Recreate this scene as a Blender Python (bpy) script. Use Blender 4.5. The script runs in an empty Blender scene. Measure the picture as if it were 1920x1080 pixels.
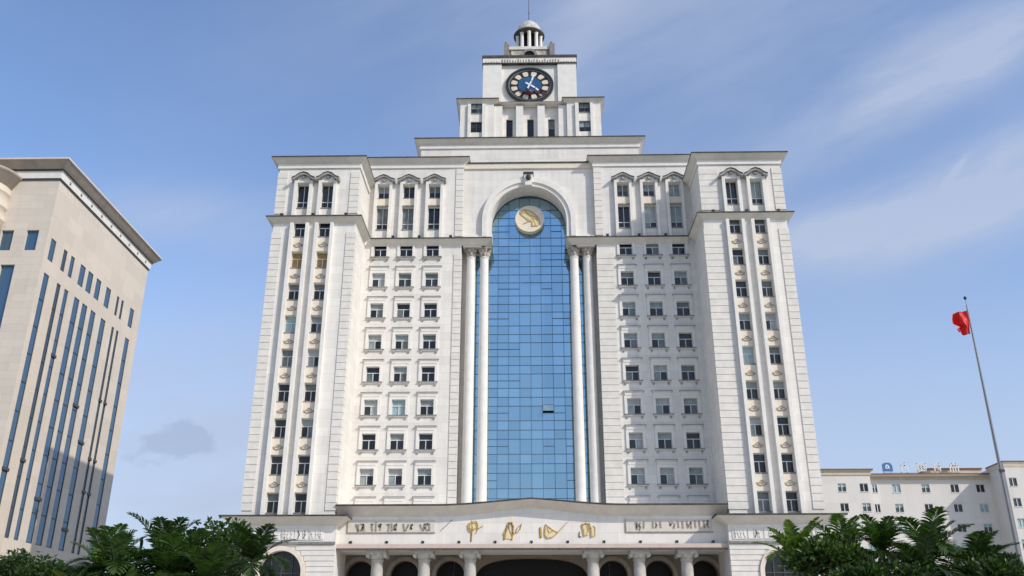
import bpy, bmesh, math, random
from mathutils import Vector, Matrix
R = math.radians
S = bpy.context.scene
COL = S.collection
rng = random.Random(7)

# ------------------------------------------------------------------ camera
cam = bpy.data.objects.new('camera', bpy.data.cameras.new('camera'))
COL.objects.link(cam)
cam.location = (0, -90, 1.6)
cam.rotation_euler = (R(90) + math.atan(.4132), 0, R(1.1))
cam.data.sensor_width = 36
cam.data.lens = 36 * 1694 / 1920
cam.data.clip_start = .1
cam.data.clip_end = 4000
S.camera = cam

# ------------------------------------------------------------------ sky, sun, exposure
SUN_AZ, SUN_EL = R(126), R(35)          # azimuth clockwise from +Y, elevation
W = bpy.data.worlds.new('World')
S.world = W
W.use_nodes = True
wn, wl = W.node_tree.nodes, W.node_tree.links
wn.clear()


def N(nodes, t, **kw):
    n = nodes.new(t)
    for k, v in kw.items():
        if k[0] == 'i' and k[1:].isdigit():
            n.inputs[int(k[1:])].default_value = v
        else:
            setattr(n, k, v)
    return n


def M_(op, a, b=None, c=None, clamp=False):
    n = wn.new('ShaderNodeMath')
    n.operation = op
    n.use_clamp = clamp
    for i, x in enumerate((a, b, c)):
        if x is None:
            continue
        if isinstance(x, (int, float)):
            n.inputs[i].default_value = x
        else:
            wl.new(x, n.inputs[i])
    return n.outputs[0]


sky = N(wn, 'ShaderNodeTexSky', sky_type='NISHITA', sun_disc=False)
sky.sun_elevation = SUN_EL
sky.sun_rotation = SUN_AZ
sky.air_density = 1.15
sky.dust_density = .9
sky.ozone_density = 1.2
tc = N(wn, 'ShaderNodeTexCoord')
sx = N(wn, 'ShaderNodeSeparateXYZ')
wl.new(tc.outputs['Generated'], sx.inputs[0])
ay = M_('MAXIMUM', M_('ABSOLUTE', sx.outputs[1]), .05)
P = M_('DIVIDE', sx.outputs[0], ay)
Q = M_('DIVIDE', sx.outputs[2], ay)


def noise(sp, sq, rot, scale, detail=6, rough=.55, off=0.):
    c, s = math.cos(rot), math.sin(rot)
    a = M_('ADD', M_('MULTIPLY', P, c), M_('MULTIPLY', Q, s))
    b = M_('SUBTRACT', M_('MULTIPLY', Q, c), M_('MULTIPLY', P, s))
    cb = wn.new('ShaderNodeCombineXYZ')
    wl.new(M_('MULTIPLY', a, sp), cb.inputs[0])
    wl.new(M_('MULTIPLY', b, sq), cb.inputs[1])
    cb.inputs[2].default_value = off
    n = N(wn, 'ShaderNodeTexNoise')
    n.inputs['Scale'].default_value = scale
    n.inputs['Detail'].default_value = detail
    n.inputs['Roughness'].default_value = rough
    wl.new(cb.outputs[0], n.inputs['Vector'])
    return n.outputs[0]


def blob(p0, q0, rot, lp, lq):
    """soft elongated patch of cloud in the sky, centred on the direction (p0, q0)"""
    c, s = math.cos(rot), math.sin(rot)
    dp, dq = M_('SUBTRACT', P, p0), M_('SUBTRACT', Q, q0)
    a = M_('DIVIDE', M_('ADD', M_('MULTIPLY', dp, c), M_('MULTIPLY', dq, s)), lp)
    b = M_('DIVIDE', M_('SUBTRACT', M_('MULTIPLY', dq, c), M_('MULTIPLY', dp, s)), lq)
    r2 = M_('ADD', M_('MULTIPLY', a, a), M_('MULTIPLY', b, b))
    return M_('POWER', 2.718, M_('MULTIPLY', r2, -1.0))


def ramp(x, lo, hi):
    n = wn.new('ShaderNodeMapRange')
    n.interpolation_type = 'SMOOTHSTEP'
    wl.new(x, n.inputs[0])
    n.inputs[1].default_value, n.inputs[2].default_value = lo, hi
    return n.outputs[0]


wispy = ramp(noise(1, 3.4, R(26), 3.4, 6, .55, off=3.1), .28, .72)
soft = ramp(noise(1, 1.6, R(10), 2.4, 3, .45, off=8.), .3, .75)
low = ramp(noise(1, 2.4, R(4), 5.0, 5, .5, off=2.), .35, .7)


def total(blobs):
    t = None
    for p0, q0, rot, lp, lq, amt in blobs:
        b = M_('MULTIPLY', blob(p0, q0, R(rot), lp, lq), amt)
        t = b if t is None else M_('ADD', t, b)
    return t


m = total(((.50, .69, 31, .22, .05, .75), (.62, .77, 30, .16, .05, .35), (.53, .525, 20, .21, .055, 1.15), (.64, .585, 24, .14, .06, .65), (.42, .50, 14, .12, .022, .4), (.60, .73, 34, .13, .02, .45),
           (.37, .49, 8, .10, .04, .5), (-.436, .517, -4, .14, .04, .6), (.22, .88, 10, .48, .34, .52),
           (.10, .86, 50, .07, .05, .3), (.36, .95, 10, .12, .06, .4), (.05, .72, 80, .10, .05, .22)))
m = M_('ADD', M_('MULTIPLY', m, M_('ADD', M_('MULTIPLY', wispy, .7), .45)), M_('MULTIPLY', soft, .10), clamp=True)
m = M_('ADD', m, M_('MULTIPLY', blob(.535, .566, R(50), .024, .0035), .65), clamp=True)
bank = M_('MULTIPLY', total(((-.37, .17, 0, .26, .17, .95), (-.30, .31, 4, .22, .045, .35))), M_('ADD', M_('MULTIPLY', low, .6), .5), clamp=True)
horizon = ramp(Q, .55, .14)
mix1 = N(wn, 'ShaderNodeMix', data_type='RGBA')
wl.new(M_('ADD', M_('MULTIPLY', m, .75), M_('MULTIPLY', horizon, .62), clamp=True), mix1.inputs[0])
gain = N(wn, 'ShaderNodeMix', data_type='RGBA', blend_type='MULTIPLY')
gain.inputs[0].default_value = 1
wl.new(sky.outputs[0], gain.inputs[6])
gain.inputs[7].default_value = (1.04, 1.13, 1.34, 1)
over = N(wn, 'ShaderNodeMix', data_type='RGBA')          # unseen white veil overhead, added to raise and neutralise the fill light
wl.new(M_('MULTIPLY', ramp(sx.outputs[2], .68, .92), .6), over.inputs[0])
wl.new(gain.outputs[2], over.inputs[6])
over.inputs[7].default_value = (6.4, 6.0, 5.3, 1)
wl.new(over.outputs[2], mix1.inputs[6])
mix1.inputs[7].default_value = (3.45, 3.95, 5.05, 1)
# one small grey cumulus low on the left
puff = noise(1, 1.4, 0, 34, 6, .55, off=5.)
mixb = N(wn, 'ShaderNodeMix', data_type='RGBA')
wl.new(M_('MULTIPLY', bank, .72), mixb.inputs[0])
wl.new(mix1.outputs[2], mixb.inputs[6])
mixb.inputs[7].default_value = (3.15, 3.6, 4.7, 1)
cum = total(((-.415, .226, 0, .028, .014, .8), (-.385, .226, -6, .034, .016, .95), (-.398, .245, 0, .017, .012, .75), (-.375, .240, -30, .018, .010, .5), (-.438, .206, -12, .026, .010, .5), (-.395, .178, 0, .03, .012, .3)))
cum = ramp(M_('ADD', cum, M_('MULTIPLY', M_('MULTIPLY', M_('SUBTRACT', puff, .5), 2.1), M_('MULTIPLY', cum, 2.2, clamp=True))), .25, .85)
mix2 = N(wn, 'ShaderNodeMix', data_type='RGBA')
wl.new(M_('MULTIPLY', cum, .52), mix2.inputs[0])
wl.new(mixb.outputs[2], mix2.inputs[6])
mix2.inputs[7].default_value = (2.35, 2.95, 4.2, 1)
bg = N(wn, 'ShaderNodeBackground')
bg.inputs[1].default_value = .15
wl.new(mix2.outputs[2], bg.inputs[0])
wl.new(bg.outputs[0], N(wn, 'ShaderNodeOutputWorld').inputs[0])

sun = bpy.data.objects.new('sun', bpy.data.lights.new('sun', 'SUN'))
COL.objects.link(sun)
sun.data.energy = 3.3
sun.data.angle = R(.5)
sun.data.color = (1, .93, .82)
sd = Vector((math.sin(SUN_AZ) * math.cos(SUN_EL), math.cos(SUN_AZ) * math.cos(SUN_EL), math.sin(SUN_EL)))
sun.rotation_euler = sd.to_track_quat('Z', 'Y').to_euler()
sun.location = sd * 200
S.view_settings.view_transform = 'Standard'
S.view_settings.look = 'None'
S.view_settings.gamma = 1
S.view_settings.use_curve_mapping = False
S.view_settings.exposure = 0.0
S.cycles.max_bounces = 6


# ------------------------------------------------------------------ materials
def mat(name, col, rough=.7, metal=0., spec=.5):
    m = bpy.data.materials.new(name)
    m.use_nodes = True
    b = m.node_tree.nodes['Principled BSDF']
    b.inputs['Base Color'].default_value = (*col, 1)
    b.inputs['Roughness'].default_value = rough
    b.inputs['Metallic'].default_value = metal
    b.inputs['Specular IOR Level'].default_value = spec
    return m


def wall_mat(name, col, joint, bw=1.2, bh=.94, stain=.25, jw=.012, stain_col=None, tint=.05):
    """painted / tiled wall: fine joints, blotches and rain streaks"""
    m = mat(name, col, .75, spec=.3)
    nt = m.node_tree
    n, l = nt.nodes, nt.links
    b = n['Principled BSDF']
    geo = n.new('ShaderNodeNewGeometry')
    sp = n.new('ShaderNodeSeparateXYZ')
    l.new(geo.outputs['Position'], sp.inputs[0])
    ad = n.new('ShaderNodeMath')
    l.new(sp.outputs[0], ad.inputs[0])
    l.new(sp.outputs[1], ad.inputs[1])
    cb = n.new('ShaderNodeCombineXYZ')
    l.new(ad.outputs[0], cb.inputs[0])
    l.new(sp.outputs[2], cb.inputs[1])
    br = n.new('ShaderNodeTexBrick')
    l.new(cb.outputs[0], br.inputs['Vector'])
    br.inputs['Scale'].default_value = 1
    br.inputs['Brick Width'].default_value = bw
    br.inputs['Row Height'].default_value = bh
    br.inputs['Mortar Size'].default_value = jw
    br.inputs['Mortar Smooth'].default_value = .3
    br.inputs['Bias'].default_value = 0
    br.inputs['Color1'].default_value = (*[c * (1 - tint) for c in col], 1)
    br.inputs['Color2'].default_value = (*[min(1, c * (1 + tint)) for c in col], 1)
    br.inputs['Mortar'].default_value = (*joint, 1)
    # streaks
    mp = n.new('ShaderNodeMapping')
    mp.inputs['Scale'].default_value = (1.6, .07, 1)
    l.new(cb.outputs[0], mp.inputs[0])
    n1 = n.new('ShaderNodeTexNoise')
    n1.inputs['Scale'].default_value = 1.0
    n1.inputs['Detail'].default_value = 5
    l.new(mp.outputs[0], n1.inputs['Vector'])
    n2 = n.new('ShaderNodeTexNoise')
    n2.inputs['Scale'].default_value = .35
    n2.inputs['Detail'].default_value = 6
    n2.inputs['Roughness'].default_value = .62
    l.new(geo.outputs['Position'], n2.inputs['Vector'])
    mu = n.new('ShaderNodeMath')
    mu.operation = 'MULTIPLY'
    l.new(n1.outputs[0], mu.inputs[0])
    l.new(n2.outputs[0], mu.inputs[1])
    mr = n.new('ShaderNodeMapRange')
    l.new(mu.outputs[0], mr.inputs[0])
    mr.inputs[1].default_value, mr.inputs[2].default_value = .22, .46
    mr.inputs[3].default_value, mr.inputs[4].default_value = 0, stain
    mx = n.new('ShaderNodeMix')
    mx.data_type = 'RGBA'
    l.new(mr.outputs[0], mx.inputs[0])
    l.new(br.outputs[0], mx.inputs[6])
    mx.inputs[7].default_value = (*(stain_col or [c * .62 for c in col]), 1)
    l.new(mx.outputs[2], b.inputs['Base Color'])
    bp = n.new('ShaderNodeBump')
    bp.inputs['Strength'].default_value = .25
    bp.inputs['Distance'].default_value = .03
    inv = n.new('ShaderNodeMath')
    inv.operation = 'SUBTRACT'
    inv.inputs[0].default_value = 1
    l.new(br.outputs['Fac'], inv.inputs[1])
    l.new(inv.outputs[0], bp.inputs['Height'])
    l.new(bp.outputs[0], b.inputs['Normal'])
    return m


def mottled(name, c1, c2, scale=2., rough=.8, spec=.3, lo=.35, hi=.65):
    m = mat(name, c1, rough, spec=spec)
    n, l = m.node_tree.nodes, m.node_tree.links
    g = n.new('ShaderNodeNewGeometry')
    t = n.new('ShaderNodeTexNoise')
    t.inputs['Scale'].default_value = scale
    t.inputs['Detail'].default_value = 7
    t.inputs['Roughness'].default_value = .65
    l.new(g.outputs['Position'], t.inputs['Vector'])
    r = n.new('ShaderNodeMapRange')
    r.inputs[1].default_value, r.inputs[2].default_value = lo, hi
    l.new(t.outputs[0], r.inputs[0])
    x = n.new('ShaderNodeMix')
    x.data_type = 'RGBA'
    l.new(r.outputs[0], x.inputs[0])
    x.inputs[6].default_value = (*c1, 1)
    x.inputs[7].default_value = (*c2, 1)
    l.new(x.outputs[2], n['Principled BSDF'].inputs['Base Color'])
    return m


def leaf_mat(name, c1, c2, trans=.25):
    m = mottled(name, c1, c2, 1.3, .45, .4)
    n, l = m.node_tree.nodes, m.node_tree.links
    b = n['Principled BSDF']
    tr = n.new('ShaderNodeBsdfTranslucent')
    tr.inputs[0].default_value = (c2[0] * 1.3, c2[1] * 1.5, c2[2] * .6, 1)
    mx = n.new('ShaderNodeMixShader')
    mx.inputs[0].default_value = trans
    l.new(b.outputs[0], mx.inputs[1])
    l.new(tr.outputs[0], mx.inputs[2])
    l.new(mx.outputs[0], n['Material Output'].inputs[0])
    return m


WH = wall_mat('white_wall', (.725, .695, .645), (.52, .495, .455), 2.4, .945, .42)
TRIM = mottled('white_trim', (.76, .735, .69), (.68, .655, .605), 1.2)
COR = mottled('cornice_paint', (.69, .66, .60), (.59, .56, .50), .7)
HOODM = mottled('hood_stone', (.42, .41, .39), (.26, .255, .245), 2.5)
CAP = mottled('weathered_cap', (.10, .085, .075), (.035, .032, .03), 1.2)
QUO = mottled('quoin_stone', (.735, .70, .645), (.63, .60, .545), .9)
CREAM = mottled('cream_panel', (.66, .58, .47), (.74, .67, .56), 2.5)
RELIEF = mottled('relief_brown', (.38, .33, .27), (.17, .145, .12), 5)  # mottled dark brown for scroll reliefs, carved strokes and tablet edges
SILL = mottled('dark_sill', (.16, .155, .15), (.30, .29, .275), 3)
FRAME = mat('window_frame', (.62, .63, .63), .5)
DARKFR = mat('dark_frame', (.05, .05, .05), .5)
GL = [mat('window_glass', c, .06, spec=.5) for c in ((.012, .014, .016), (.03, .034, .036), (.055, .07, .07))]
BLIND = [mottled('blind', a, b, 1.7, .35, .5) for a, b in
         (((.30, .36, .36), (.20, .24, .24)), ((.42, .45, .44), (.3, .33, .33)), ((.17, .20, .19), (.10, .12, .115)), ((.36, .48, .50), (.22, .35, .38)))]
SHUT = mottled('yellow_board', (.36, .25, .09), (.24, .16, .055), 1.6, .6)
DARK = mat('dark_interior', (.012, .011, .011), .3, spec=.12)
MULL = mat('blue_mullion', (.055, .105, .18), .45)
GOLD = mottled('gold_paint', (.62, .41, .10), (.42, .25, .05), 6, .4)
PALEGOLD = mottled('pale_gold', (.76, .67, .45), (.64, .52, .27), 5, .5)
BROWN = mat('brown_edge', (.13, .07, .04), .6)
MEDAL = mottled('medal_cream', (.78, .70, .57), (.70, .62, .49), 2)
LAMP = mat('lamp_black', (.02, .02, .022), .4)


def curtain_glass():
    m = mat('curtain_glass', (.20, .43, .66), .03, .88)
    n, l = m.node_tree.nodes, m.node_tree.links
    g = n.new('ShaderNodeNewGeometry')
    rnd = n.new('ShaderNodeMapRange')
    rnd.inputs[3].default_value, rnd.inputs[4].default_value = .91, 1.08
    l.new(g.outputs['Random Per Island'], rnd.inputs[0])
    h = n.new('ShaderNodeHueSaturation')
    h.inputs['Color'].default_value = (.31, .485, .59, 1)
    l.new(rnd.outputs[0], h.inputs['Value'])
    l.new(h.outputs[0], n['Principled BSDF'].inputs['Base Color'])
    return m


CURT = curtain_glass()
BEIGE = wall_mat('beige_wall', (.60, .525, .44), (.46, .40, .335), 4.0, 1.9, .18, .012)
BEIGE2 = wall_mat('beige_front', (.60, .54, .47), (.44, .39, .33), 3.0, 1.0, .2, .014)
ACCOR = mottled('brown_cornice', (.40, .345, .29), (.32, .27, .225), .6)
OGL = mat('office_glass', (.085, .16, .24), .06, .5)
OGL2 = mat('office_glass_dark', (.05, .075, .105), .07, .25)
ANX = wall_mat('annex_wall', (.64, .615, .58), (.56, .535, .50), 3.3, 3.15, .2, .01)
ANXC = mottled('annex_cornice', (.60, .53, .42), (.5, .43, .34), 1)
REDB = mottled('red_brown', (.22, .10, .065), (.15, .075, .05), 2)


ARCST = mottled('arch_trim_stone', (.30, .265, .225), (.22, .195, .165), 1.5)
COLST = mottled('column_stone', (.50, .47, .43), (.38, .355, .32), 1.2)
CAPST = mottled('capital_grey', (.56, .53, .48), (.40, .37, .33), 3)


# ------------------------------------------------------------------ mesh helpers
class MB:
    def __init__(self):
        self.v, self.f, self.m, self.s = [], [], [], []

    def face(self, pts, mi=0, smooth=False):
        b = len(self.v)
        self.v += [tuple(p) for p in pts]
        self.f.append(tuple(range(b, b + len(pts))))
        self.m.append(mi)
        self.s.append(smooth)

    def box(self, x0, x1, y0, y1, z0, z1, mi=0, skip=''):
        a = [(x0, y0, z0), (x1, y0, z0), (x1, y1, z0), (x0, y1, z0), (x0, y0, z1), (x1, y0, z1), (x1, y1, z1), (x0, y1, z1)]
        b = len(self.v)
        self.v += a
        for k, q in (('b', (3, 2, 1, 0)), ('t', (4, 5, 6, 7)), ('f', (0, 1, 5, 4)), ('r', (1, 2, 6, 5)), ('k', (2, 3, 7, 6)), ('l', (3, 0, 4, 7))):
            if k in skip:
                continue
            self.f.append(tuple(b + i for i in q))
            self.m.append(mi)
            self.s.append(False)

    def grid(self, rows, mi=0, closed=False, smooth=True):
        """rows: list of equal-length point lists; shared vertices"""
        b = len(self.v)
        n = len(rows[0])
        for r in rows:
            self.v += [tuple(p) for p in r]
        for i in range(len(rows) - 1):
            for j in range(n if closed else n - 1):
                k = (j + 1) % n
                self.f.append((b + i * n + j, b + i * n + k, b + (i + 1) * n + k, b + (i + 1) * n + j))
                self.m.append(mi)
                self.s.append(smooth)

    def lathe(self, cx, cy, prof, seg=24, mi=0, mod=None, smooth=True):
        rows = []
        for r, z in prof:
            row = []
            for i in range(seg):
                a = 2 * math.pi * i / seg
                q = r * (mod(a, z) if mod else 1)
                row.append((cx + q * math.cos(a), cy + q * math.sin(a), z))
            rows.append(row)
        self.grid(rows, mi, True, smooth)

    def tube(self, pts, r, seg=8, mi=0, r2=None):
        rows = []
        n = len(pts)
        for i, p in enumerate(pts):
            p = Vector(p)
            d = (Vector(pts[min(i + 1, n - 1)]) - Vector(pts[max(i - 1, 0)])).normalized()
            u = d.cross(Vector((0, 0, 1)))
            if u.length < 1e-3:
                u = Vector((1, 0, 0))
            u.normalize()
            w = d.cross(u)
            rr = r if r2 is None else r + (r2 - r) * i / (n - 1)
            rows.append([p + (u * math.cos(a) + w * math.sin(a)) * rr for a in [2 * math.pi * k / seg for k in range(seg)]])
        self.grid(rows, mi, True)
        self.face(list(reversed(rows[0])), mi)
        self.face(rows[-1], mi)

    def stroke(self, pts, y, w, t=.08, mi=0):
        """flat raised ribbon on a wall facing -y; pts are (x, z)"""
        for (a, b) in zip(pts, pts[1:]):
            d = Vector((b[0] - a[0], b[1] - a[1]))
            if d.length < 1e-5:
                continue
            n = Vector((-d.y, d.x)).normalized() * w / 2
            e = d.normalized() * w * .25
            q = [(a[0] - e.x + n.x, a[1] - e.y + n.y), (a[0] - e.x - n.x, a[1] - e.y - n.y), (b[0] + e.x - n.x, b[1] + e.y - n.y), (b[0] + e.x + n.x, b[1] + e.y + n.y)]
            self.poly(q, y - t, y, mi)

    def poly(self, q, y0, y1, mi=0):
        """extruded polygon in the xz plane, front at y0"""
        ar = sum(q[i][0] * q[(i + 1) % len(q)][1] - q[(i + 1) % len(q)][0] * q[i][1] for i in range(len(q)))
        if ar < 0:
            q = q[::-1]
        self.face([(x, y0, z) for x, z in q], mi)
        self.face([(x, y1, z) for x, z in reversed(q)], mi)
        for i in range(len(q)):
            a, b = q[i], q[(i + 1) % len(q)]
            self.face([(a[0], y0, a[1]), (a[0], y1, a[1]), (b[0], y1, b[1]), (b[0], y0, b[1])], mi)

    def build(self, name, mats, parent=None, label=None):
        return link(name, self.mesh(name, mats), parent, label)

    def mesh(self, name, mats):
        me = bpy.data.meshes.new(name)
        me.from_pydata(self.v, [], self.f)
        if not isinstance(mats, (list, tuple)):
            mats = [mats]
        for q in mats:
            me.materials.append(q)
        me.polygons.foreach_set('material_index', self.m)
        me.polygons.foreach_set('use_smooth', self.s)
        me.update()
        return me


def link(name, me, parent=None, label=None, loc=(0, 0, 0)):
    o = bpy.data.objects.new(name, me)
    COL.objects.link(o)
    o.location = loc
    if parent is not None:
        o.parent = parent
    if label:
        o['label'] = label
    return o


def thing(name, label, cat, loc=(0, 0, 0), group=None):
    o = bpy.data.objects.new(name, None)
    COL.objects.link(o)
    o.location = loc
    o['label'] = label
    o['category'] = cat
    if group:
        o['group'] = group
    return o


def tag(o, label, cat, group=None):
    o['label'] = label
    o['category'] = cat
    if group:
        o['group'] = group
    return o


def wall(mb, u0, u1, z0, z1, c, holes=(), depth=.28, plane='y', mi=0, rmi=0):
    """wall with rectangular openings. plane 'y': faces -y at y=c. plane 'x': faces +x at x=c."""
    us = sorted({u0, u1, *[h[0] for h in holes], *[h[1] for h in holes]})
    zs = sorted({z0, z1, *[h[2] for h in holes], *[h[3] for h in holes]})
    if plane == 'y':
        P3 = lambda u, z, d=0: (u, c + d, z)
    elif plane == 'x':
        P3 = lambda u, z, d=0: (c - d, u, z)
    else:
        P3 = lambda u, z, d=0: (c + d, u, z)
    for a, b in zip(us, us[1:]):
        for p, q in zip(zs, zs[1:]):
            m, k = (a + b) / 2, (p + q) / 2
            if any(h[0] < m < h[1] and h[2] < k < h[3] for h in holes):
                continue
            mb.face([P3(a, p), P3(b, p), P3(b, q), P3(a, q)], mi)
    for a, b, p, q in holes:
        for s, e in (((a, p), (b, p)), ((b, p), (b, q)), ((b, q), (a, q)), ((a, q), (a, p))):
            mb.face([P3(*s), P3(*e), P3(*e, depth), P3(*s, depth)], rmi)


def sweep(mb, path, prof, zt, rise=None, mis=None, caps=True):
    """moulding along a plan path; profile (out, z) relative to zt, outward is on the right of the path"""
    n = len(path)
    zmin, zmax = min(p[1] for p in prof), max(p[1] for p in prof)
    rows = []
    for i, p in enumerate(path):
        p = Vector(p[:2])
        ns = []
        if i > 0:
            d = (p - Vector(path[i - 1][:2])).normalized()
            ns.append(Vector((d.y, -d.x)))
        if i < n - 1:
            d = (Vector(path[i + 1][:2]) - p).normalized()
            ns.append(Vector((d.y, -d.x)))
        if len(ns) == 2:
            k = ns[0] + ns[1]
            k = k * (2 / k.length_squared) if k.length > 1e-6 else ns[0]
        else:
            k = ns[0]
        row = []
        for o, z in prof:
            t = (z - zmin) / (zmax - zmin)
            dz = 0
            if rise:
                rb, rt = rise(p.x)
                dz = rb * (1 - t) + rt * t
            row.append((p.x + k.x * o, p.y + k.y * o, zt + z + dz))
        rows.append(row)
    for i in range(n - 1):
        for j in range(len(prof) - 1):
            mb.face([rows[i][j], rows[i + 1][j], rows[i + 1][j + 1], rows[i][j + 1]], mis[j] if mis else 0)
    if caps:
        mb.face(rows[0][::-1], 0)
        mb.face(rows[-1], 0)


def cove(o, h, band=.5, cap=.13):
    """flared cornice profile: white band, cove, dark weathered rim. returns profile and material slots"""
    pr = []
    ms = []
    if band > 0:
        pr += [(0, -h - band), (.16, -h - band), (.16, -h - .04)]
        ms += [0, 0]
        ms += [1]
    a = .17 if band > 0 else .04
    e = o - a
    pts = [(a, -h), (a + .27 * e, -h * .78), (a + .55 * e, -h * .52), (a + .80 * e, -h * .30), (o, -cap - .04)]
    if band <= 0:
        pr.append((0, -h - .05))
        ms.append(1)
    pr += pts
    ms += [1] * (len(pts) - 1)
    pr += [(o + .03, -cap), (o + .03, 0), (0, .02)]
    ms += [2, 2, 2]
    return pr, ms


def arch_pts(xc, zc, rx, rz=None, n=28, a0=0, a1=math.pi):
    rz = rz or rx
    return [(xc + rx * math.cos(a0 + (a1 - a0) * i / n), zc + rz * math.sin(a0 + (a1 - a0) * i / n)) for i in range(n + 1)]


def arched_wall(mb, x0, x1, z0, z1, y, arches, depth, mi=0, rmi=0):
    """arches: list of (xc, halfwidth, z_spring, rise, power). openings go down to z0. z1 number or function"""
    zt = z1 if callable(z1) else (lambda x: z1)
    xs = {x0, x1}
    for xc, hw, zs, rs, pw in arches:
        for i in range(25):
            xs.add(round(xc - hw * math.cos(math.pi * i / 24), 5))
    if callable(z1):
        for i in range(61):
            xs.add(x0 + (x1 - x0) * i / 60)
    xs = sorted(xs)

    def top(x, a):
        xc, hw, zs, rs, pw = a
        t = min(1, abs(x - xc) / hw)
        return zs + rs * (1 - t ** pw) ** (1 / pw)
    for a, b in zip(xs, xs[1:]):
        if b - a < 1e-5:
            continue
        m = (a + b) / 2
        ar = next((q for q in arches if abs(m - q[0]) < q[1]), None)
        if ar is None:
            mb.face([(a, y, z0), (b, y, z0), (b, y, zt(b)), (a, y, zt(a))], mi)
        else:
            ta, tb = top(a, ar), top(b, ar)
            mb.face([(a, y, ta), (b, y, tb), (b, y, zt(b)), (a, y, zt(a))], mi)
            mb.face([(a, y, ta), (a, y + depth, ta), (b, y + depth, tb), (b, y, tb)], rmi)
    for xc, hw, zs, rs, pw in arches:
        for s in (-1, 1):
            x = xc + s * hw
            mb.face([(x, y, z0), (x, y + depth, z0), (x, y + depth, zs), (x, y, zs)], rmi)


def ring(mb, inner, outer, y0, y1, mi=0):
    """arch ring between two equal-length point lists in xz, front y0"""
    for i in range(len(inner) - 1):
        a, b, c, d = inner[i], inner[i + 1], outer[i + 1], outer[i]
        mb.face([(a[0], y0, a[1]), (d[0], y0, d[1]), (c[0], y0, c[1]), (b[0], y0, b[1])], mi)
        mb.face([(d[0], y0, d[1]), (d[0], y1, d[1]), (c[0], y1, c[1]), (c[0], y0, c[1])], mi, False)
        mb.face([(a[0], y0, a[1]), (b[0], y0, b[1]), (b[0], y1, b[1]), (a[0], y1, a[1])], mi, False)
    for p, q in ((inner[0], outer[0]), (inner[-1], outer[-1])):
        mb.face([(p[0], y0, p[1]), (p[0], y1, p[1]), (q[0], y1, q[1]), (q[0], y0, q[1])], mi)


# ------------------------------------------------------------------ ground
g = MB()
g.face([(-1500, -1500, 0), (1500, -1500, 0), (1500, 1500, 0), (-1500, 1500, 0)])
g.build('ground', mottled('ground_soil', (.22, .21, .18), (.13, .15, .09), .05))['kind'] = 'structure'
PAVE = wall_mat('plaza_paving', (.52, .49, .44), (.36, .34, .31), .8, .8, .25)
pn = PAVE.node_tree
pn.links.new(pn.nodes['Geometry' if 'Geometry' in pn.nodes else 'New Geometry'].outputs['Position'], [q for q in pn.nodes if q.type == 'TEX_BRICK'][0].inputs['Vector'])
g = MB()
g.face([(-58, -120, .004), (70, -120, .004), (70, 45, .004), (-58, 45, .004)])
g.build('plaza', PAVE)['kind'] = 'structure'
g = MB()
for x0, x1, y0, y1 in ((-30, -6, -64, -52), (6, 27, -64, -42)):
    g.box(x0, x1, y0, y1, .004, .12, 0, 'b')
    g.face([(x0 + .2, y0 + .2, .125), (x1 - .2, y0 + .2, .125), (x1 - .2, y1 - .2, .125), (x0 + .2, y1 - .2, .125)], 1)
g.build('planting_bed', [mottled('kerb', (.4, .39, .37), (.3, .29, .28), 2), mottled('soil', (.06, .09, .03), (.09, .06, .035), .8)])['kind'] = 'structure'

# ------------------------------------------------------------------ main building
B = thing('government_building', 'tall white twin-winged building with a blue arched glass bay and a clock tower on top', 'building')
X0 = .15


def mir(s, x):
    return X0 + s * x


def sbox(mb, s, xa, xb, *r, **k):
    a, b = sorted((mir(s, xa), mir(s, xb)))
    mb.box(a, b, *r, **k)


WZ = [15.1 + 3.755 * k for k in range(9)]         # wing window sills
RZ = [15.05 + 3.78 * k for k in range(9)]         # recess window sills
WX = (22.72, 25.48)
RX = (11.3, 14.4, 17.45)


# ---- window kinds (frame mesh + pane variants), local origin at bottom centre, front plane y=0
def win_meshes(w, h, depth, tr=.6, mull=True, fm=FRAME, name='window'):
    f = MB()
    t = .05
    y0, y1 = depth - .12, depth
    f.box(-w / 2, -w / 2 + t, y0, y1, 0, h)
    f.box(w / 2 - t, w / 2, y0, y1, 0, h)
    f.box(-w / 2 + t, w / 2 - t, y0, y1, 0, t)
    f.box(-w / 2 + t, w / 2 - t, y0, y1, h - t, h)
    if tr:
        f.box(-w / 2 + t, w / 2 - t, y0 - .004, y1, h * tr - .035, h * tr + .045)
    if mull:
        f.box(-.04, .04, y0 - .006, y1, t, h * tr - .035 if tr else h - t)
        if tr and tr < .5:
            f.box(-.03, .03, y0 - .002, y1, h * tr + .045, h - t)
    fr = f.mesh(name, fm)
    panes = []
    top = tr if tr else .5

    def pane(mu, ml, mr):
        p = MB()
        yy = depth - .04
        p.face([(-w / 2, yy, h * top), (w / 2, yy, h * top), (w / 2, yy, h), (-w / 2, yy, h)], 0)
        p.face([(-w / 2, yy, 0), (0, yy, 0), (0, yy, h * top), (-w / 2, yy, h * top)], 1)
        p.face([(0, yy, 0), (w / 2, yy, 0), (w / 2, yy, h * top), (0, yy, h * top)], 2)
        return p.mesh('pane', [mu, ml, mr])
    G0, G1, G2 = GL
    B0, B1, B2, B3 = BLIND
    for tpl in ((G0, G0, G0), (G1, G0, G0), (B2, G0, G0), (B2, G1, G2), (B0, G0, G1), (B1, B0, G0), (B0, G0, B2), (B3, B3, B3), (B1, G1, B1), (G0, B2, G0), (B2, B2, B2), (B0, B0, B0)):
        panes.append(pane(*tpl))
    return fr, panes, pane(SHUT, SHUT, SHUT)


def pick(weights):
    return rng.choices(range(12), weights)[0]


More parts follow.
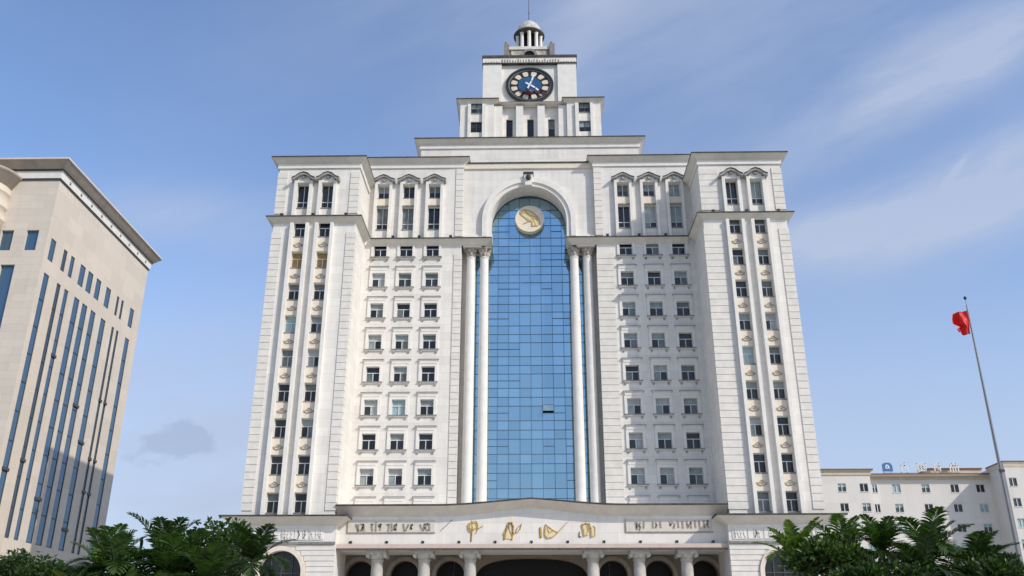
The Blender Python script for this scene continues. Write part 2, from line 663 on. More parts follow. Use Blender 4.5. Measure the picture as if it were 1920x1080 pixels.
DARKW = (7, 5, 4, 4, 2, 1, 2, .6, .6, 2, 1, .4)
MIXW = (4, 4, 4, 4, 4, 3, 3, 1.5, 2, 2, 2, 1.5)


def place(kind, name, x, y, z, idx, surround=None, extra=None, special=None, label=None):
    fr, panes, sh = kind
    o = link(name, fr, B, label, (x, y, z))
    link('pane', sh if special else panes[idx], o)
    if surround:
        link('window_surround', surround, o)
    if extra:
        link('window_sill', extra, o)
    return o


wing_kind = win_meshes(1.36, 1.92, .46)
rec_kind = win_meshes(1.5, 1.72, .3)
att_kind = win_meshes(1.45, 2.95, .42, .27)
att_hi = win_meshes(1.4, 1.7, .42, 0)
tow_kind = win_meshes(1.45, 1.6, .3, 0, fm=DARKFR)
slit_kind = win_meshes(.84, 2.75, .3, 0, False, DARKFR)


def hood_mesh(w):
    """window surround with architrave, flat cornice hood, sill and two brackets"""
    s = MB()
    g_ = .75
    for k in (-1, 1):
        a, b = sorted((k * g_, k * (g_ + .30)))
        s.box(a, b, -.14, .0, -.02, 2.04)
    s.box(-g_, g_, -.14, .0, 1.725, 2.04)
    s.box(-.98, .98, -.18, .0, 2.042, 2.38)
    s.box(-1.1, 1.1, -.25, .0, 2.382, 2.48)
    s.box(-1.17, 1.17, -.31, .0, 2.482, 2.54, 1)
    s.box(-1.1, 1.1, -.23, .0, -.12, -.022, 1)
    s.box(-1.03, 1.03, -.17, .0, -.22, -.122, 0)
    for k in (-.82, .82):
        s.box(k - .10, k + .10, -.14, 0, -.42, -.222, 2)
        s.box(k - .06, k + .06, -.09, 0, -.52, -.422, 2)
    return s.mesh('window_surround', [TRIM, SILL, HOODM])


def plain_mesh():
    s = MB()
    for k in (-1, 1):
        a, b = sorted((k * .75, k * 1.03))
        s.box(a, b, -.14, .0, -.02, 1.78)
    s.box(-1.12, 1.12, -.30, .0, -.14, -.022, 1)
    s.box(-1.05, 1.05, -.2, .0, -.26, -.142, 0)
    for k in (-.82, .82):
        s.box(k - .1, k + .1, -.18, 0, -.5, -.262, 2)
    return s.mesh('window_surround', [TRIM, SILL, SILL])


HOOD, PLAIN = hood_mesh(1.5), plain_mesh()
sl = MB()
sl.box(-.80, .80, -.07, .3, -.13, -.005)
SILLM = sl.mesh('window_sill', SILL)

# ---- wings
for s in (-1, 1):
    holes = [(*sorted((mir(s, x - .68), mir(s, x + .68))), z, z + 1.92) for x in WX for z in WZ]
    holes += [(*sorted((mir(s, x - .725), mir(s, x + .725))), 48.75, 51.7) for x in WX]
    m = MB()
    xa, xb = sorted((mir(s, 19.3), mir(s, 28.5)))
    wall(m, xa, xb, 14.0, 54.6, 0, holes, .46)
    # sides, back, roof
    wall(m, 0, 30, 0, 54.6, xb, (), plane='x')
    wall(m, 0, 30, 0, 54.6, xa, (), plane='-x')
    m.face([(xb, 30, 0), (xa, 30, 0), (xa, 30, 54.6), (xb, 30, 54.6)])
    m.face([(xa, 0, 54.4), (xb, 0, 54.4), (xb, 30, 54.4), (xa, 30, 54.4)])
    m.build('wing_wall', WH, B)
    # cornices
    for zt, o, h, bd, nm in ((55.0, .82, .70, .55, 'roof_cornice'), (47.45, .72, .66, 0, 'ledge_cornice')):
        c = MB()
        pr, ms = cove(o, h, bd)
        path = [(xa, 29), (xa, 0), (xb, 0), (xb, 29)]
        if nm == 'ledge_cornice':
            inner_y = 6
            path = [(xa, 29), (xa, 0), (xb, 0), (xb, 5.22)] if s < 0 else [(xa, 5.22), (xa, 0), (xb, 0), (xb, 29)]
        else:
            path = [(xa, 29), (xa, 0), (xb, 0), (xb, 7)] if s < 0 else [(xa, 7), (xa, 0), (xb, 0), (xb, 29)]
        sweep(c, path, pr, zt, mis=ms)
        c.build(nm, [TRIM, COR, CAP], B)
    # quoins
    for ua, ub in ((27.45, 28.58), (19.22, 20.25 if s < 0 else 21.35)):
        q = MB()
        z = 15.3
        while z < 53.0:
            if not (46.2 < z + .7 and z < 47.4):
                sbox(q, s, ua, ub, -.09, (.9 if ua > 27 or ub < 20.5 else .5), z, z + .70)
            z += .76
            if z < 46.9 < z + .76:
                q.build('quoin', QUO, B)
                q = MB()
        q.build('quoin', QUO, B)
    # vertical window bays: raised jamb strips either side of each window column
    for x in WX:
        for k in (-1, 1):
            st = MB()
            a = x + k * .68
            b = x + k * 1.03
            sbox(st, s, min(a, b), max(a, b), -.48, -.002, 14.75, 46.68)
            sbox(st, s, min(a, b), max(a, b), -.48, -.002, 47.47, 52.0)
            st.build('bay_strip', TRIM, B)
        # attic hood: small arched pediment on brackets
        h = MB()
        xx = mir(s, x)
        top = [(xx - 1.35, 52.05), (xx - 1.35, 52.2), (xx - .95, 52.34), (xx - .55, 52.72), (xx, 52.9), (xx + .55, 52.72), (xx + .95, 52.34), (xx + 1.35, 52.2), (xx + 1.35, 52.05), (xx + .75, 52.02), (xx + .4, 52.3), (xx, 52.42), (xx - .4, 52.3), (xx - .75, 52.02)]
        for i in range(7):
            j = i + 1
            lo = [top[0], top[13], top[12], top[11], top[10], top[9], top[8]]
            hi = [top[1], top[3], top[3], top[4], top[5], top[5], top[7]]
        outer = [(xx - 1.32, 52.12), (xx - .9, 52.3), (xx - .5, 52.66), (xx, 52.84), (xx + .5, 52.66), (xx + .9, 52.3), (xx + 1.32, 52.12)]
        inner = [(p[0], p[1] - .22) for p in outer]
        ring(h, inner, outer, -.85, 0, 1)
        ring(h, [(p[0], p[1] + .003) for p in outer], [(p[0] * 1 , p[1] + .09) for p in outer], -.93, 0, 2)
        h.poly([(xx - .72, 51.75), (xx + .72, 51.75), (xx + .72, 52.2), (xx + .45, 52.46), (xx, 52.6), (xx - .45, 52.46), (xx - .72, 52.2)], -.42, -.003, 0)
        h.lathe(xx, -.45, [(.0, 52.15), (.2, 52.2), (.26, 52.35), (.2, 52.5), (0, 52.55)], 10, 1)
        h.build('window_hood', [TRIM, HOODM, CAP], B)
        place(att_kind, 'attic_window', mir(s, x), 0, 48.75, pick(DARKW), None, SILLM)
        for r, z in enumerate(WZ):
            board = s < 0 and r == 7
            place(wing_kind, 'window', mir(s, x), 0, z, pick(DARKW if s < 0 else MIXW), None, SILLM, board, 'window boarded over in yellow brown' if board else None)
            if r < 8:
                sp = MB()
                z0, z1 = z + 1.96, WZ[r + 1] - .15
                sbox(sp, s, x - .675, x + .675, -.05, -.003, z0, z1)
                po = sp.build('spandrel_panel', CREAM, B)
                rl = MB()
                cx, cz = mir(s, x), (z0 + z1) / 2 - .08
                wob = [rng.uniform(-.04, .04) for _ in range(12)]
                rl.stroke([(cx - .5, cz + .05 + wob[0]), (cx - .4, cz - .14), (cx - .15, cz - .22 + wob[1]), (cx + .12, cz - .2), (cx + .36, cz - .12 + wob[2]), (cx + .5, cz + .03)], -.05, .075, .06)
                rl.stroke([(cx - .34, cz + .02), (cx - .18, cz + .1 + wob[3]), (cx - .06, cz + .27), (cx + .1, cz + .26 + wob[4]), (cx + .2, cz + .1), (cx + .34, cz + .05 + wob[5])], -.05, .06, .06)
                rl.stroke([(cx - .1, cz + .02), (cx + .06 + wob[6], cz + .06), (cx + .02, cz - .08)], -.05, .07, .05)
                rl.build('scroll_relief', RELIEF, po)
    # floodlights on the ledges
    for x in (20.4, 24.1, 27.6):
        l_ = MB()
        xx = mir(s, x)
        l_.box(xx - .16, xx + .16, -.5, -.25, 47.6, 47.83)
        l_.box(xx - .05, xx + .05, -.4, -.35, 47.4, 47.6)
        l_.build('floodlight', LAMP, B)

# ---- recessed side walls
for s in (-1, 1):
    holes = [(*sorted((mir(s, x - .75), mir(s, x + .75))), z, z + 1.72) for x in RX for z in RZ]
    holes += [(*sorted((mir(s, x - .725), mir(s, x + .725))), 48.9, 51.85) for x in RX]
    holes += [(*sorted((mir(s, x - .7), mir(s, x + .7))), 53.05, 54.75) for x in RX]
    m = MB()
    xa, xb = sorted((mir(s, 7.92), mir(s, 19.3)))
    wall(m, xa, xb, 14.9, 57.9, 6, holes, .36)
    xi = mir(s, 7.92)
    wall(m, 6, 30, 0, 57.9, xi, (), plane='x' if s < 0 else '-x')
    xo = mir(s, 19.3)
    wall(m, 6, 30, 54, 57.9, xo, (), plane='-x' if s < 0 else 'x')
    m.face([(xa, 6, 57.8), (xb, 6, 57.8), (xb, 30, 57.8), (xa, 30, 57.8)])
    m.build('recessed_wall', WH, B)
    c = MB()
    pr, ms = cove(.78, .68, .55)
    sweep(c, [(xa - (.3 if s < 0 else 0), 6), (xb + (.3 if s > 0 else 0), 6), (xb, 8.0)] if s < 0 else [(xa, 8.0), (xa, 6), (xb, 6), (xb, 29)], pr, 58.35, mis=ms)
    if s < 0:
        c = MB()
        sweep(c, [(xa, 29), (xa, 6), (xb, 6), (xb, 8.0)], pr, 58.35, mis=ms)
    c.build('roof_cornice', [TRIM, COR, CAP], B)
    # ledge cornice running on over the columns, with the beam below it
    c = MB()
    pr, ms = cove(.75, .72, 0)
    xe = mir(s, 4.35)
    p = [(mir(s, 19.3) + .75, 6), (xe - .76, 6), (xe - .76, 8.2)] if s < 0 else [(xe + .76, 8.2), (xe + .76, 6), (mir(s, 19.3) - .75, 6)]
    sweep(c, p, pr, 47.45, mis=ms)
    c.build('ledge_cornice', [TRIM, COR, CAP], B)
    c = MB()
    sbox(c, s, 5.58, 7.73, 6.02, 8.6, 46.55, 47.9)
    sbox(c, s, 4.36, 7.73, 6.4, 8.7, 47.44, 48.3)
    c.build('column_beam', TRIM, B)
    for ua, ub in (((7.86, 8.78),) if s < 0 else ((7.86, 9.8),)):
        q = MB()
        z = 16.0
        while z < 56.5:
            if not (46.0 < z + .7 and z < 47.5):
                sbox(q, s, ua, ub if z < 47 else ua + .9, 5.91, 6.4, z, z + .70)
            z += .76
            if z - .76 < 46.9 <= z:
                q.build('quoin', QUO, B)
                q = MB()
        q.build('quoin', QUO, B)
    for x in RX:
        xx = mir(s, x)
        for r, z in enumerate(RZ):
            place(rec_kind, 'window', xx, 6, z, pick(DARKW if r > 7 else MIXW), PLAIN if r == 8 else HOOD)
        for k in (-1, 1):
            st = MB()
            a, b = sorted((xx + k * .725, xx + k * 1.05))
            st.box(a, b, 5.56, 5.998, 47.44, 55.1)
            st.build('bay_strip', TRIM, B)
        h = MB()
        outer = [(xx - 1.38, 55.2), (xx - .9, 55.38), (xx - .45, 55.66), (xx, 55.84), (xx + .45, 55.66), (xx + .9, 55.38), (xx + 1.38, 55.2)]
        ring(h, [(p[0], p[1] - .2) for p in outer], outer, 5.2, 6, 1)
        ring(h, [(p[0], p[1] + .003) for p in outer], [(p[0], p[1] + .08) for p in outer], 5.12, 6, 2)
        h.poly([(xx - .72, 54.8), (xx + .72, 54.8), (xx + .72, 55.3), (xx + .4, 55.48), (xx, 55.62), (xx - .4, 55.48), (xx - .72, 55.3)], 5.6, 5.997, 0)
        h.lathe(xx, 5.55, [(.0, 55.0), (.18, 55.05), (.24, 55.2), (.18, 55.36), (0, 55.4)], 10, 1)
        h.build('window_hood', [TRIM, HOODM, CAP], B)
        sp = MB()
        sp.box(xx - .72, xx + .72, 5.93, 5.997, 51.9, 53.0)
        sp.box(xx - .78, xx + .78, 5.84, 5.997, 51.86, 52.02, 1)
        sp.build('spandrel_panel', [CREAM, SILL], B)
        place(att_kind, 'attic_window', xx, 6, 48.9, pick(DARKW), None, SILLM)
        place(att_hi, 'attic_window', xx, 6, 53.05, pick(MIXW), None, SILLM)
    for x in (9.2, 12.9, 16.0):
        l_ = MB()
        xx = mir(s, x)
        l_.box(xx - .16, xx + .16, 5.5, 5.75, 47.65, 47.86)
        l_.box(xx - .05, xx + .05, 5.6, 5.65, 47.45, 47.65)
        l_.build('floodlight', LAMP, B)

for s in (-1, 1):
    m = MB()
    sbox(m, s, 6.42, 7.915, 7.85, 8.97, 15.3, 47.0)
    m.build('bay_pier', WH, B)

# ---- central arch wall, glass bay
m = MB()
AC, AR = 50.2, 4.5
arched_wall(m, mir(-1, 7.95), mir(1, 7.95), 47.9, 58.6, 6.6, [(X0, AR, AC, AR, 2)], 2.2)
m.build('arch_wall', WH, B)
m = MB()
m.box(mir(-1, 7.74), mir(1, 7.74), 6.4, 6.598, 57.25, 57.95)
m.box(mir(-1, 7.74), mir(1, 7.74), 6.28, 6.598, 57.952, 58.08, 1)
m.build('string_course', [CREAM, CAP], B)
m = MB()
n = 36
inn = [(X0 + AR, 47.9)] + arch_pts(X0, AC, AR - .003, n=n) + [(X0 - AR, 47.9)]
out = [(X0 + 5.55, 47.9)] + arch_pts(X0, AC, 5.55, n=n) + [(X0 - 5.55, 47.9)]
mid = [(X0 + 4.98, 47.9)] + arch_pts(X0, AC, 4.98, n=n) + [(X0 - 4.98, 47.9)]
ring(m, mid, out, 6.05, 6.599)
ring(m, inn, [(X0 + 4.977, 47.9)] + arch_pts(X0, AC, 4.977, n=n) + [(X0 - 4.977, 47.9)], 6.25, 6.6)
m.build('archivolt', TRIM, B)
m = MB()
m.poly([(X0 - .42, 54.6), (X0 + .42, 54.6), (X0 + .55, 56.1), (X0 - .55, 56.1)], 5.75, 6.5, 0)
m.poly([(X0 - .62, 56.103), (X0 + .62, 56.103), (X0 + .62, 56.33), (X0 - .62, 56.33)], 5.6, 6.5, 1)
m.lathe(X0, 5.75, [(0, 55.2), (.25, 55.3), (.33, 55.6), (.25, 55.9), (0, 56.0)], 12, 1)
m.build('keystone', [TRIM, CAP], B)

# reveal side walls beside the glass are the recessed wall returns; glass panes
gp = MB()
vx = [X0 + .12 + 1.27 * k for k in range(-6, 7)]
zb = []
z = 15.3
while z < 57:
    zb += [z, z + 1.7, z + 2.73]
    z += 3.8
zb = [(q - 1.6) * .99 + 1.6 for q in zb if q < 56.2] + [56.4]
for i, (a, b) in enumerate(zip(vx, vx[1:])):
    for j, (p, q) in enumerate(zip(zb, zb[1:])):
        if p > 47.9 and (b < X0 - 5.6 or a > X0 + 5.6):
            continue
        if i == 7 and abs(p - 27) < 2.2 and p < 28.5 < q + .01:
            p2 = q
        tx, tz = rng.gauss(0, .003), rng.gauss(0, .0045)
        w, h = (b - a) / 2, (q - p) / 2
        gp.face([(a, 9 - w * tx - h * tz, p), (b, 9 + w * tx - h * tz, p), (b, 9 + w * tx + h * tz, q), (a, 9 - w * tx + h * tz, q)])
cw = gp.build('curtain_wall', CURT, B)
mm = MB()
for x in vx:
    mm.box(x - .025, x + .025, 8.93, 8.99, 15.3, 56.4 if abs(x - X0) < 5.6 else 47.9)
for j, z in enumerate(zb):
    xe = 7.6 if z < 47.9 else 5.5
    mm.box(X0 - xe, X0 + xe, 8.94, 8.991, z - .022, z + .022)
    if j % 3 == 0:
        for i in (2, 3, 4, 7, 8, 9):
            if rng.random() < .55:
                mm.box(vx[i] + .03, vx[i + 1] - .03, 8.92, 8.992, z + .86, z + .90)
mm.build('mullion_grid', MULL, cw)
op = MB()
a, b = vx[7] + .04, vx[8] - .04
op.face([(a, 8.87, 28.2), (a, 8.52, 27.47), (b, 8.52, 27.47), (b, 8.87, 28.2)][::-1], 0)
op.face([(a, 8.895, 27.35), (b, 8.895, 27.35), (b, 8.895, 28.25), (a, 8.895, 28.25)], 1)
op.box(a, b, 8.5, 8.54, 27.41, 27.47, 1)
op.build('open_pane', [CURT, DARK], cw, 'top-hung glass pane tilted open')
bs = MB()
bs.box(mir(-1, 7.74), mir(1, 7.74), 9.25, 10, 12, 57)
bs.build('bay_backing', DARK, B)
# medallion
md = MB()
MX, MZ, MR = .27, 51.2, 1.73
c = arch_pts(MX, MZ, MR, n=48, a1=2 * math.pi)[:-1]
md.poly(c, 8.12, 8.88)
ring(md, arch_pts(MX, MZ, MR - .14, n=48, a1=2 * math.pi), arch_pts(MX, MZ, MR + .02, n=48, a1=2 * math.pi), 8.05, 8.9)
mo = md.build('medallion', MEDAL, B)
rl = MB()


def q3(pts, ox, oy, k, cx, cz):
    return [(cx + (x - ox) * k, cz - (y - oy) * k * 1.12) for x, y in pts]


K = 3.5 / 218
rl.stroke(q3([(482, 492), (520, 475), (560, 485), (600, 515), (625, 545), (632, 580), (610, 600), (570, 600), (572, 570), (545, 560), (510, 530), (485, 510), (482, 492)], 556, 545, K, MX, MZ), 8.12, .08, .06)
rl.stroke(q3([(490, 500), (530, 500), (560, 520), (600, 530), (615, 560)], 556, 545, K, MX, MZ), 8.12, .09, .07)
rl.stroke(q3([(510, 582), (550, 565), (580, 545)], 556, 545, K, MX, MZ), 8.12, .09, .07)
rl.stroke(q3([(520, 480), (540, 512), (580, 540), (600, 590)], 556, 545, K, MX, MZ), 8.12, .08, .07)
rl.poly(q3([(490, 500), (525, 482), (580, 505), (625, 560), (610, 592), (578, 592), (575, 565), (510, 525)], 556, 545, K, MX, MZ), 8.08, 8.119, 1)
rl.build('gold_relief', [GOLD, PALEGOLD], mo)

# ---- giant columns
cs = MB()
cs.lathe(0, 0, [(.72, 15.6), (.72, 16.0), (.6, 16.15), (.57, 16.6), (.56, 25), (.53, 38), (.48, 45.2), (.47, 45.35), (.54, 45.4), (.54, 45.5), (.47, 45.55)], 28)
CSH = cs.mesh('column', TRIM)
cp = MB()
cp.lathe(0, 0, [(.46, 45.5), (.56, 45.75), (.66, 46.0), (.54, 46.05), (.68, 46.25), (.78, 46.42), (.62, 46.44)], 48, mod=lambda a, z: 1 + .10 * math.cos(8 * a + (0 if z < 46.02 else math.pi)) + .03 * math.cos(24 * a))
for k in range(4):
    a = math.pi / 4 + k * math.pi / 2
    cx, cy = .70 * math.cos(a), .70 * math.sin(a)
    cp.tube([(cx * .6, cy * .6, 46.0), (cx * .95, cy * .95, 46.3), (cx * 1.12, cy * 1.12, 46.42), (cx * 1.18, cy * 1.18, 46.3)], .11, 6)
cp.box(-.80, .80, -.80, .80, 46.44, 46.545)
CCP = cp.mesh('capital', mottled('capital_stone', (.56, .51, .45), (.26, .22, .18), 3.5))
for x in (-6.85, -5.28, 5.28, 6.85):
    o = link('giant_column', CSH, B, None, (X0 + x + .02, 7.0, 0))
    link('capital', CCP, o)

# ---- upper block
m = MB()
xa, xb = -13.15, 13.8
wall(m, xa, xb, 57, 61.0, 6.95, [], .3)
wall(m, 6.95, 28, 57, 61.0, xb, (), plane='x')
wall(m, 6.95, 28, 57, 61.0, xa, (), plane='-x')
m.face([(xa, 6.95, 60.9), (xb, 6.95, 60.9), (xb, 28, 60.9), (xa, 28, 60.9)])
m.build('upper_block_wall', WH, B)
c = MB()
pr, ms = cove(.78, .72, .5)
sweep(c, [(xa, 28), (xa, 6.95), (xb, 6.95), (xb, 28)], pr, 61.6, mis=ms)
c.build('roof_cornice', [TRIM, COR, CAP], B)

# ---- tower: two-storey base
TX = .47
m = MB()
holes = []
for s in (-1, 1):
    holes += [(TX + s * 6.95 - .725, TX + s * 6.95 + .725, z, z + h) for z, h in ((64.05, 1.6), (66.95, 1.6))]
for s in (-1, 1):
    a, b = sorted((TX + s * 4.7, TX + s * 9.05))
    wall(m, a, b, 60.95, 68.7, 9, [h for h in holes if a < h[0] < b], .32)
    wall(m, 9, 10.2, 60.95, 68.7, TX + s * 4.7, (), plane='-x' if s > 0 else 'x')
    wall(m, 9, 26, 60.95, 68.7, TX + s * 9.05, (), plane='x' if s > 0 else '-x')
sh = [(TX + k * 2.72 - .42, TX + k * 2.72 + .42, 63.9, 66.65) for k in (-1, 0, 1)]
wall(m, TX - 4.7, TX + 4.7, 60.95, 68.7, 10.1, sh, .32)
m.face([(TX - 9.05, 9, 68.6), (TX + 9.05, 9, 68.6), (TX + 9.05, 26, 68.6), (TX - 9.05, 26, 68.6)])
m.build('tower_base_wall', WH, B)
for x0, x1 in ((-4.68, -3.62), (-1.86, -.92), (.92, 1.86), (3.62, 4.68)):
    m = MB()
    m.box(TX + x0, TX + x1, 9.35, 10.099, 60.95, 68.25)
    m.build('pilaster', TRIM, B)
for s in (-1, 1):
    for x0, x1 in ((5.75, 6.2), (7.7, 8.05)):
        a, b = sorted((TX + s * x0, TX + s * x1))
        m = MB()
        m.box(a, b, 8.7, 8.998, 60.95, 68.2)
        m.build('bay_strip', TRIM, B)
c = MB()
pr, ms = cove(.5, .5, 0)
sweep(c, [(TX - 9.05, 26), (TX - 9.05, 9), (TX - 4.6, 9), (TX - 4.6, 9.95), (TX + 4.6, 9.95), (TX + 4.6, 9), (TX + 9.05, 9), (TX + 9.05, 26)], pr, 68.95, mis=ms)
c.build('roof_cornice', [TRIM, COR, CAP], B)
for s in (-1, 1):
    for z in (64.05, 66.95):
        place(tow_kind, 'tower_window', TX + s * 6.95, 9, z, pick(DARKW), None, SILLM if z > 65 else None)
for k in (-1, 0, 1):
    place(slit_kind, 'tower_window', TX + k * 2.72, 10.1, 63.9, (0, 0, 2)[k + 1])

# ---- tower: clock stage
CX = .42
m = MB()
m.box(CX - 6.25, CX - 3.75, 11, 23, 68, 76.0)
m.box(CX + 3.75, CX + 6.25, 11, 23, 68, 76.0)
m.box(CX - 3.75, CX + 3.75, 11.35, 23, 68, 76.0)
m.build('clock_stage_wall', TRIM, B)
m = MB()
m.box(CX - 6.3, CX + 6.3, 10.9, 23.1, 76.12, 76.95)
m.box(CX - 6.4, CX + 6.4, 10.78, 23.2, 76.952, 77.3, 1)
m.box(CX - 6.36, CX + 6.36, 10.84, 23.15, 76.0, 76.118, 1)
m.build('roof_cornice', [TRIM, CAP], B)
m = MB()
for i in range(34):
    x = CX - 5.9 + i * .36
    h = rng.uniform(.25, .55) if abs(x - CX) < 3.9 else rng.uniform(.05, .2)
    m.box(x, x + rng.uniform(.06, .2), 10.84, 10.899, 76.2, 76.2 + h)
m.build('frieze_relief', mottled('frieze_brown', (.42, .33, .24), (.2, .16, .12), 5), B)
# clock
KZ, RXk, RZk = 72.65, 3.2, 2.75
cl = MB()


def ell(f, n=64):
    return arch_pts(CX, KZ, RXk * f, RZk * f, n, 0, 2 * math.pi)


cl.poly(ell(.97)[:-1], 11.2, 11.34, 0)
ring(cl, ell(.90), ell(1.0), 10.95, 11.345, 0)
ring(cl, ell(.84), ell(.895), 11.08, 11.3, 1)
ck = cl.build('clock', [mat('clock_black', (.018, .018, .02), .35), mat('clock_grey', (.16, .17, .16), .4)], B)
CLK = mottled('clock_cream', (.72, .63, .50), (.62, .54, .42), 2)
for i in range(12):
    cl = MB()
    a0 = R(90 - 30 * i + 15)
    pts = [(CX + RXk * r * math.cos(a0 + d), KZ + RZk * r * math.sin(a0 + d)) for r, d in ((.54, -.13), (.60, -.17), (.74, -.16), (.79, -.11), (.79, .11), (.74, .16), (.60, .17), (.54, .13))]
    cl.poly(pts, 11.14, 11.199)
    cl.build('hour_mark', CLK, ck)
cl = MB()
cl.poly(ell(.49)[:-1], 11.12, 11.198)
cl.build('clock_dial', mottled('dial_blue', (.035, .12, .26), (.02, .075, .17), 1.5, .25), ck)
ch = MB()
ch.stroke([(CX - .25, KZ - .5), (CX + .25, KZ + .6), (CX + .55, KZ + 1.5)], 11.02, .22, .05)
ch.build('minute_hand', mat('hand_white', (.75, .77, .8), .4), ck)
ch = MB()
ch.stroke([(CX - .5, KZ + .35), (CX + .1, KZ), (CX + .75, KZ - .45), (CX + 1.1, KZ - .8)], 11.09, .24, .05)
ch.build('hour_hand', bpy.data.materials['hand_white'], ck)
ch = MB()
ch.stroke([(CX - 1.2, KZ - .85), (CX - .8, KZ - 1.2), (CX - .2, KZ - 1.3), (CX + .6, KZ - 1.15), (CX + 1.5, KZ - 1.15), (CX + 2.1, KZ - 1.5)], 11.09, .36, .06)
ch.lathe(CX - .1, 11.0, [(0, KZ - 1.6), (.4, KZ - 1.5), (.55, KZ - 1.25), (.4, KZ - 1), (0, KZ - .95)], 12)
ch.build('clock_ornament', mat('maroon', (.085, .018, .03), .4), ck)
# cupola base
m = MB()
m.box(CX - 3.1, CX + 3.1, 13.6, 20.4, 77, 80.35)
m.box(CX - 2.5, CX + 2.5, 13.4, 13.6, 77, 80.0)
m.box(CX - 3.45, CX + 3.45, 13.25, 20.7, 80.1, 80.6, 1)
m.box(CX - 2.7, CX + 2.7, 13.9, 20.1, 80.6, 81.0, 1)
for s in (-1, 1):
    m.box(CX + s * 3.15 - .35, CX + s * 3.15 + .35, 13.0, 13.8, 77, 80.9, 2)
    m.lathe(CX + s * 3.15, 13.4, [(.35, 80.9), (.42, 81.0), (.2, 81.2), (.25, 81.35), (0, 81.6)], 10, 2)
m.build('cupola_base', [mottled('cupola_stone', (.62, .58, .50), (.30, .27, .22), 1.6), COR, SILL], B)
m = MB()
ring(m, arch_pts(CX, 79.0, .75), arch_pts(CX, 79.0, 1.1), 13.1, 13.45, 0)
m.poly(arch_pts(CX, 79.0, .75) , 13.25, 13.42, 1)
m.build('arched_dormer', [SILL, DARK], B)
m = MB()
m.lathe(CX, 17, [(2.2, 81.0), (2.2, 81.35), (1.75, 81.4)], 32, 0)
m.lathe(CX, 17, [(1.25, 81.3), (1.25, 84.8)], 24, 1)
for k in range(10):
    a = 2 * math.pi * (k + .5) / 10
    q = MB()
    q.lathe(CX + 1.72 * math.cos(a), 17 + 1.72 * math.sin(a), [(.3, 81.35), (.27, 81.5), (.25, 84.5), (.32, 84.7)], 10, 0)
    q.build('cupola_column', TRIM, B)
m.lathe(CX, 17, [(1.5, 84.68), (2.02, 84.7), (2.02, 84.85), (2.2, 84.9), (2.25, 85.15), (1.9, 85.2)], 32, 2)
m.build('cupola_drum', [TRIM, DARK, CAP], B)
m = MB()
m.lathe(CX, 17, [(1.92, 85.18), (1.86, 85.7), (1.65, 86.3), (1.3, 86.9), (.85, 87.35), (.4, 87.6), (.15, 87.75), (.15, 88.0), (0, 88.05)], 32, mod=lambda a, z: 1 + .025 * math.cos(10 * a))
m.build('dome', mottled('dome_paint', (.64, .62, .58), (.32, .30, .27), 2.4), B)
m = MB()
m.tube([(CX, 17, 88.0), (CX, 17, 90.5), (CX, 17, 95)], .07, 8, 0, .03)
m.lathe(CX, 17, [(0, 89.2), (.12, 89.3), (0, 89.4)], 8)
m.build('spire', mat('spire_metal', (.06, .06, .07), .4, .6), B)


# ---- entrance portico
def rise(x):
    t = min(1, abs(x - X0) / 9.2)
    k = .5 * (1 + math.cos(math.pi * t)) * .35 + (1 - t) ** 1.7 * .65
    return (k * .86, k * .6)


m = MB()
xa, xb = mir(-1, 19.2), mir(1, 19.2)
arched_wall(m, xa, xb, 12.0, lambda x: 15.0 + rise(x)[0], 1.0, [], .6)
m.box(xa, xb, 1.0, 6, 11.62, 11.999, 0)
m.face([(xa, 1.0, 15.55), (xb, 1.0, 15.55), (xb, 10, 15.55), (xa, 10, 15.55)])
m.build('portico_frieze', WH, B)
c = MB()
pr, ms = cove(1.25, 1.0, 0, .14)
xs = [xa] + [X0 - 9.2 + 18.4 * i / 40 for i in range(41)] + [xb]
sweep(c, [(x, 1.0) for x in xs], pr, 15.85, rise=rise, mis=ms)
c.build('portico_cornice', [TRIM, COR, CAP], B)
m = MB()
m.box(xa, xb, .15, .998, 11.72, 12.1)
m.box(xa, xb, .28, .998, 11.60, 11.719, 1)
m.build('portico_ledge', [mottled('pink_ledge', (.58, .47, .40), (.50, .41, .36), 1), SILL], B)
for i in range(11):
    x = X0 - 17.6 + i * 3.52
    l_ = MB()
    l_.box(x - .13, x + .13, .35, .6, 12.2, 12.42)
    l_.box(x - .04, x + .04, .45, .5, 12.09, 12.2)
    l_.box(x - .2, x - .16, .42, .5, 12.09, 12.36)
    l_.build('floodlight', [LAMP], B)
# entrance arcade wall behind the portico columns
m = MB()
AX = (8.25, 12.85, 17.4)
ar = [(mir(s, x), 1.45, 9.6, 1.45, 2) for s in (-1, 1) for x in AX] + [(X0, 5.75, 8.9, 2.4, 2.8)]
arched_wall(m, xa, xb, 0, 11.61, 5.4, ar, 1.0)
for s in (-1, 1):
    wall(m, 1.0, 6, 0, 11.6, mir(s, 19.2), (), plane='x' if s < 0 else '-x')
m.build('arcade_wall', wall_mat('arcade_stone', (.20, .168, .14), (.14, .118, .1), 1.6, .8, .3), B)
m = MB()
for s in (-1, 1):
    for x in AX:
        xx = mir(s, x)
        m = MB()
        ring(m, [(xx + 1.45, 0)] + arch_pts(xx, 9.6, 1.448) + [(xx - 1.45, 0)], [(xx + 1.85, 0)] + arch_pts(xx, 9.6, 1.85) + [(xx - 1.85, 0)], 5.22, 5.399)
        m.build('arch_trim', ARCST, B)
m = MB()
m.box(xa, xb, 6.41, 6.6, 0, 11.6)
m.build('entrance_glass', DARK, B)
